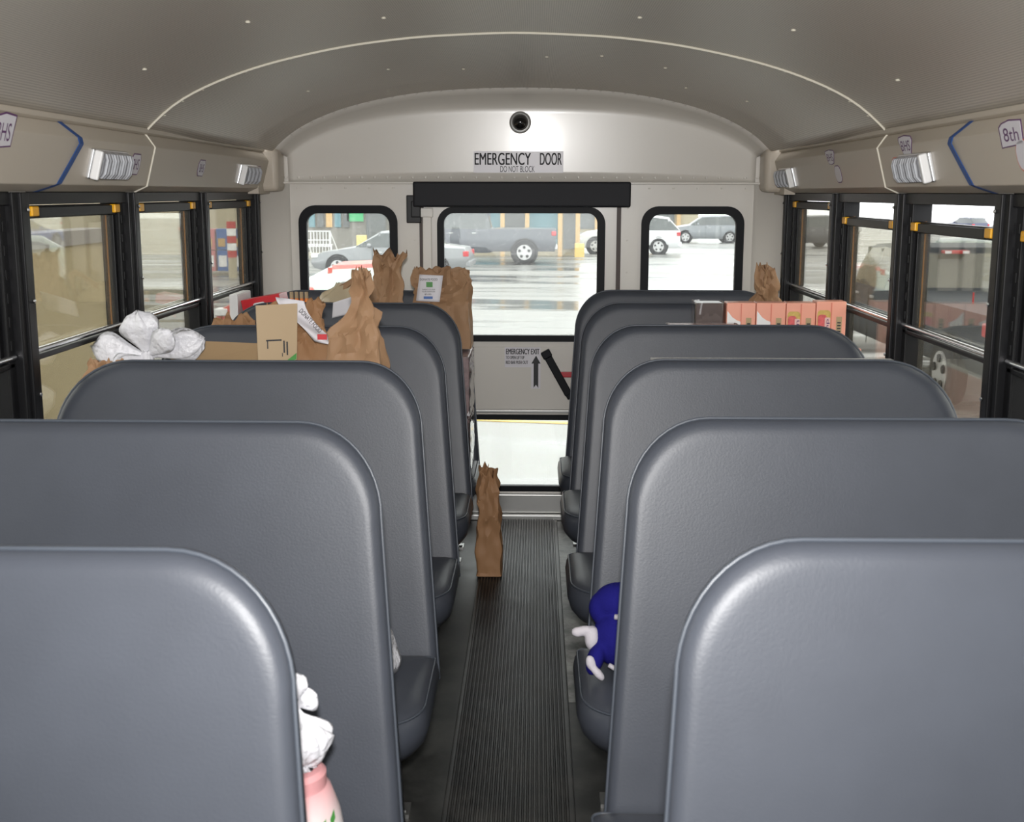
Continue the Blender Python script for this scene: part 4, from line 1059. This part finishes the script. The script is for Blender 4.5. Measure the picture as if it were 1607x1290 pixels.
loft_car('pickup_truck', 'dark grey lifted pickup parked far behind the bus', (-2.15, 45.0, gz(45)), PI, 5.9, 1.95, 1.95, (.07, .08, .10), 'pickup', 'truck', scale_wheels=1.05)
loft_car('sedan', 'silver sedan parked nose left beyond the centre rear glass', (-4.35, 37.5, gz(37)), PI-.06, 4.85, 1.82, 1.44, (.24, .25, .26), 'sedan')
loft_car('hatchback', 'red car close behind the bus, mostly hidden by bags', (-3.12, 20.0, gz(20)), PI, 4.0, 1.70, 1.45, (.55, .05, .03), 'hatch', glassm=MT['carglass_sky'])
loft_car('suv', 'white suv at left of the right rear window', (4.30, 55.0, gz(55)), PI-.12, 4.6, 1.86, 1.70, (.75, .76, .77), 'suv')
loft_car('suv', 'grey suv parked side on in the right rear window', (10.6, 75.0, gz(75)), PI, 4.5, 1.82, 1.68, (.22, .24, .26), 'suv')
loft_car('suv', 'dark suv near top of the rearmost right side window', (14.6, 66.0, gz(66)), PI+.2, 4.6, 1.86, 1.72, (.08, .08, .09), 'suv')
# the near pickup beside the bus
tk, st, pm = loft_car('pickup_truck', 'black pickup truck parked alongside right bus windows', (6.05, 17.3, -1.1), PI/2, 7.6, 1.98, 1.85, (.030, .040, .055), 'pickup', 'truck', cabf=.5, coat=.04, spec=.18, glassm=mat('truck_glass', (.13, .125, .10), .06, 0, .8))
b = MB(); b.box((-.03, -.18, 1.72), (.12, .18, 1.77)); b.build('brake_light', 'taillight', tk, bevel=.01)
b = MB(); b.box((-.035, .08, 1.725), (-.02, .17, 1.765)); b.box((-.035, -.17, 1.725), (-.02, -.08, 1.765)); b.build('cargo_lamp', 'white', tk)
b = MB(); b.lathe([(.012, 1.0), (.012, 1.36)], 8, (-2.3, .55, 0)); b.build('marker_rod', 'taillight', tk)
# cars further right
loft_car('sedan', 'pale silver sedan beyond the black pickup, left of the two', (10.9, 31.5, gz(34)), 2.75, 4.7, 1.8, 1.46, (.45, .50, .50), 'sedan', glassm=MT['carglass_sky'])
loft_car('sedan', 'beige sedan beyond the black pickup, right of the two', (11.6, 26.5, gz(27)), 2.75, 4.7, 1.8, 1.46, (.50, .47, .40), 'sedan', glassm=MT['carglass_sky'])
far = [(24, 62, (.03, .10, .40), 'blue'), (29, 66, (.05, .05, .06), 'black'), (20, 85, (.7, .7, .72), 'white'), (34, 84, (.35, .36, .38), 'silver'), (42, 90, (.45, .04, .04), 'red'), (26, 104, (.6, .6, .62), 'pale grey'), (38, 108, (.04, .05, .10), 'navy')]
for x, y, c, nm in far: loft_car('car', '%s car in the distant lot through the right side windows' % nm, (x, y, gz(y)), PI/2+.3, 4.5, 1.8, 1.5, c, 'hatch')

# store building behind the lot
MT['beige'] = mat('beige_stucco', (.42, .37, .26), .8, var=(3, .1)); MT['darkglass'] = mat('store_glass', (.12, .13, .13), .15); MT['tanpost'] = mat('tan_column', (.55, .36, .16), .7)
MT['greenp'] = mat('green_panel', (.05, .38, .15), .5); MT['teal'] = mat('teal_panel', (.10, .22, .26), .4); MT['greywall'] = mat('grey_wall', (.20, .19, .17), .8)
e = thing('store_building', 'long beige storefront with green panels across the parking lot', 'building', (0, 52, -1.2))
b = MB(); b.box((-45, 0, 0), (1.95, 2.2, 5)); b.build('wall', 'beige', e)
b = MB(); b.box((-10.6, -.12, 0), (-4.6, 0, 3.4)); b.build('shopfront', 'greywall', e)
for i, x in enumerate((-8.0, -6.2, -5.3)):
    b = MB(); b.box((x-.02, -.2, 1.45), (x+.68, -.12, 3.2)); b.build('green_panel', 'greenp', e)
b = MB(); b.box((-7.2, -.2, .3), (-6.35, -.12, 3.2)); b.build('door', 'darkglass', e)
for i in range(7):
    x = -10.4+i*.37; b = MB(); b.box((x, -.2, 1.2), (x+.26, -.12, 3.0)); b.build('window_pane', ('darkglass', 'tanpost', 'teal')[i % 3], e)
text('lettering', 'MEGA', .52, .26, 'white', e, T((-6.78, -.25, 2.60))); text('lettering', 'LIMON', .52, .26, 'white', e, T((-6.78, -.25, 2.25)))
for x0, x1, m_ in ((-4.4, -3.3, 'beige'), (-3.2, -1.4, 'teal'), (-1.3, -.4, 'darkglass'), (-.25, 1.0, 'teal'), (1.25, 1.75, 'darkglass')):
    b = MB(); b.box((x0, -.1, .3), (x1, 0, 3.4)); b.build('window_pane', m_, e)
for x in (-4.5, -3.25, -1.35, -.3, 1.1, 1.85):
    b = MB(); b.box((x-.09, -.5, 0), (x+.09, -.3, 3.6)); b.build('column', 'tanpost', e)
b = MB(); b.box((-12, -3.2, 0), (-3.5, -.2, .14)); tagk = b.build('sidewalk', mat('pale_concrete', (.38, .35, .28), .7), e)
b = MB(); b.box((1.70, 50.6, -1.25), (2.10, 50.9, -.62)); o = b.build('yellow_crate_stand', mat('yellow_board', (.75, .5, .15), .6), bevel=.02); tag(o, 'yellow stand by the store wall right of the far pickup', 'stand')
b = MB(); b.box((-7.25, 49.2, -1.06), (-6.85, 49.5, -.25)); o = b.build('yellow_notice_board', mat('yellow_board2', (.75, .6, .25), .6), bevel=.02); tag(o, 'pale yellow board beside the white cart rack', 'board')
# far building right
e = thing('distant_shop', 'tan low building far beyond the white and grey suvs', 'building', (14, 112, gz(112)))
b = MB(); b.box((-12, 0, 0), (1, 8, 5)); b.build('wall', 'beige', e)
for x in (-11, -8.5, -6, -3.5, -1): 
    b = MB(); b.box((x, -.4, 0), (x+.35, 0, 4)); b.build('column', 'tanpost', e)
b = MB(); b.box((-10.5, -.1, .3), (-1.2, 0, 3)); b.build('shopfront', 'darkglass', e)
# shopping cart rack
e = thing('cart_rack', 'white wire cart rack in front of the storefront', 'rack', (-8.75, 48.6, -1.02))
b = MB()
for i in range(9): b.tube([(-.50+i*.125, 0, .35), (-.50+i*.125, 0, .92)], .018, 6)
for z in (.95, .60, .35): b.tube([(-.55, 0, z), (.55, 0, z)], .022, 6)
b.build('front_grid', 'white', e)
b = MB()
for i in range(9): b.tube([(-.50+i*.125, .5, .05), (-.50+i*.125, .5, .40)], .018, 6)
for x in (-.55, .55): b.tube([(x, 0, 0), (x, 0, .95)], .022, 6); b.tube([(x, 0, .9), (x+.25, .5, 0)], .022, 6)
b.tube([(-.55, .5, .40), (.55, .5, .40)], .022, 6)
b.build('frame', 'white', e)
# newspaper/vending boxes and striped bollard seen through left rear side window
def vend(x, y, m, label):
    e = thing('vending_box', label, 'vending box', (x, y, gz(y)), .0, 'stacked vending boxes by the store wall')
    b = MB(); b.box((-.18, -.2, .08), (.18, .2, .74)); b.build('lower_box', m, e, bevel=.02)
    b = MB(); b.box((-.18, -.2, .76), (.18, .2, 1.42)); b.build('upper_box', m, e, bevel=.02)
    b = MB(); b.box((-.13, -.215, .22), (.13, -.2, .58)); b.build('panel', 'white', e)
    b = MB(); b.box((-.13, -.215, .86), (.10, -.2, 1.12)); b.build('panel', 'tanpost', e)
MT['vblue'] = mat('blue_box', (.05, .14, .38), .4); MT['vred'] = mat('pinkred_box', (.5, .12, .14), .4); MT['vnavy'] = mat('navy_box', (.03, .08, .22), .4)
for x, m_, l_ in ((-10.76, 'vred', 'pale red stacked vending box, leftmost by the store'), (-10.35, 'vred', 'pale red stacked vending box beside the blue one'), (-9.94, 'vblue', 'blue stacked vending box left of striped bollard'), (-9.50, 'vnavy', 'navy stacked vending box right of striped bollard')): vend(x, 38.6, m_, l_)
e = thing('bollard', 'grey post with red and white stripes before the vending boxes', 'bollard', (-9.15, 36.5, -1.1))
b = MB(); b.lathe([(.13, 0), (.13, 3.2)], 16); b.build('post', 'beige', e, smooth=False)
for i, (z, m_) in enumerate(((.62, 'redbar'), (.84, 'white'), (1.06, 'redbar'), (1.28, 'white'), (1.5, 'redbar'))):
    b = MB(); b.lathe([(.14, z), (.14, z+.2)], 16); b.build('stripe', m_, e)
# near wall along the left side of the bus
e = thing('site_wall', 'low tan wall with grey coping outside the left windows', 'wall', (-5.4, 9.0, -1.1))
b = MB(); b.box((-.3, -9, 0), (0, 6.3, 1.95)); b.build('wall_face', mat('tan_dirty', (.38, .31, .18), .85, var=(14, .25)), e)
b = MB(); b.box((-.34, -9, 1.95), (.04, 6.34, 2.12)); b.build('coping', mat('grey_coping', (.22, .20, .18), .6), e)
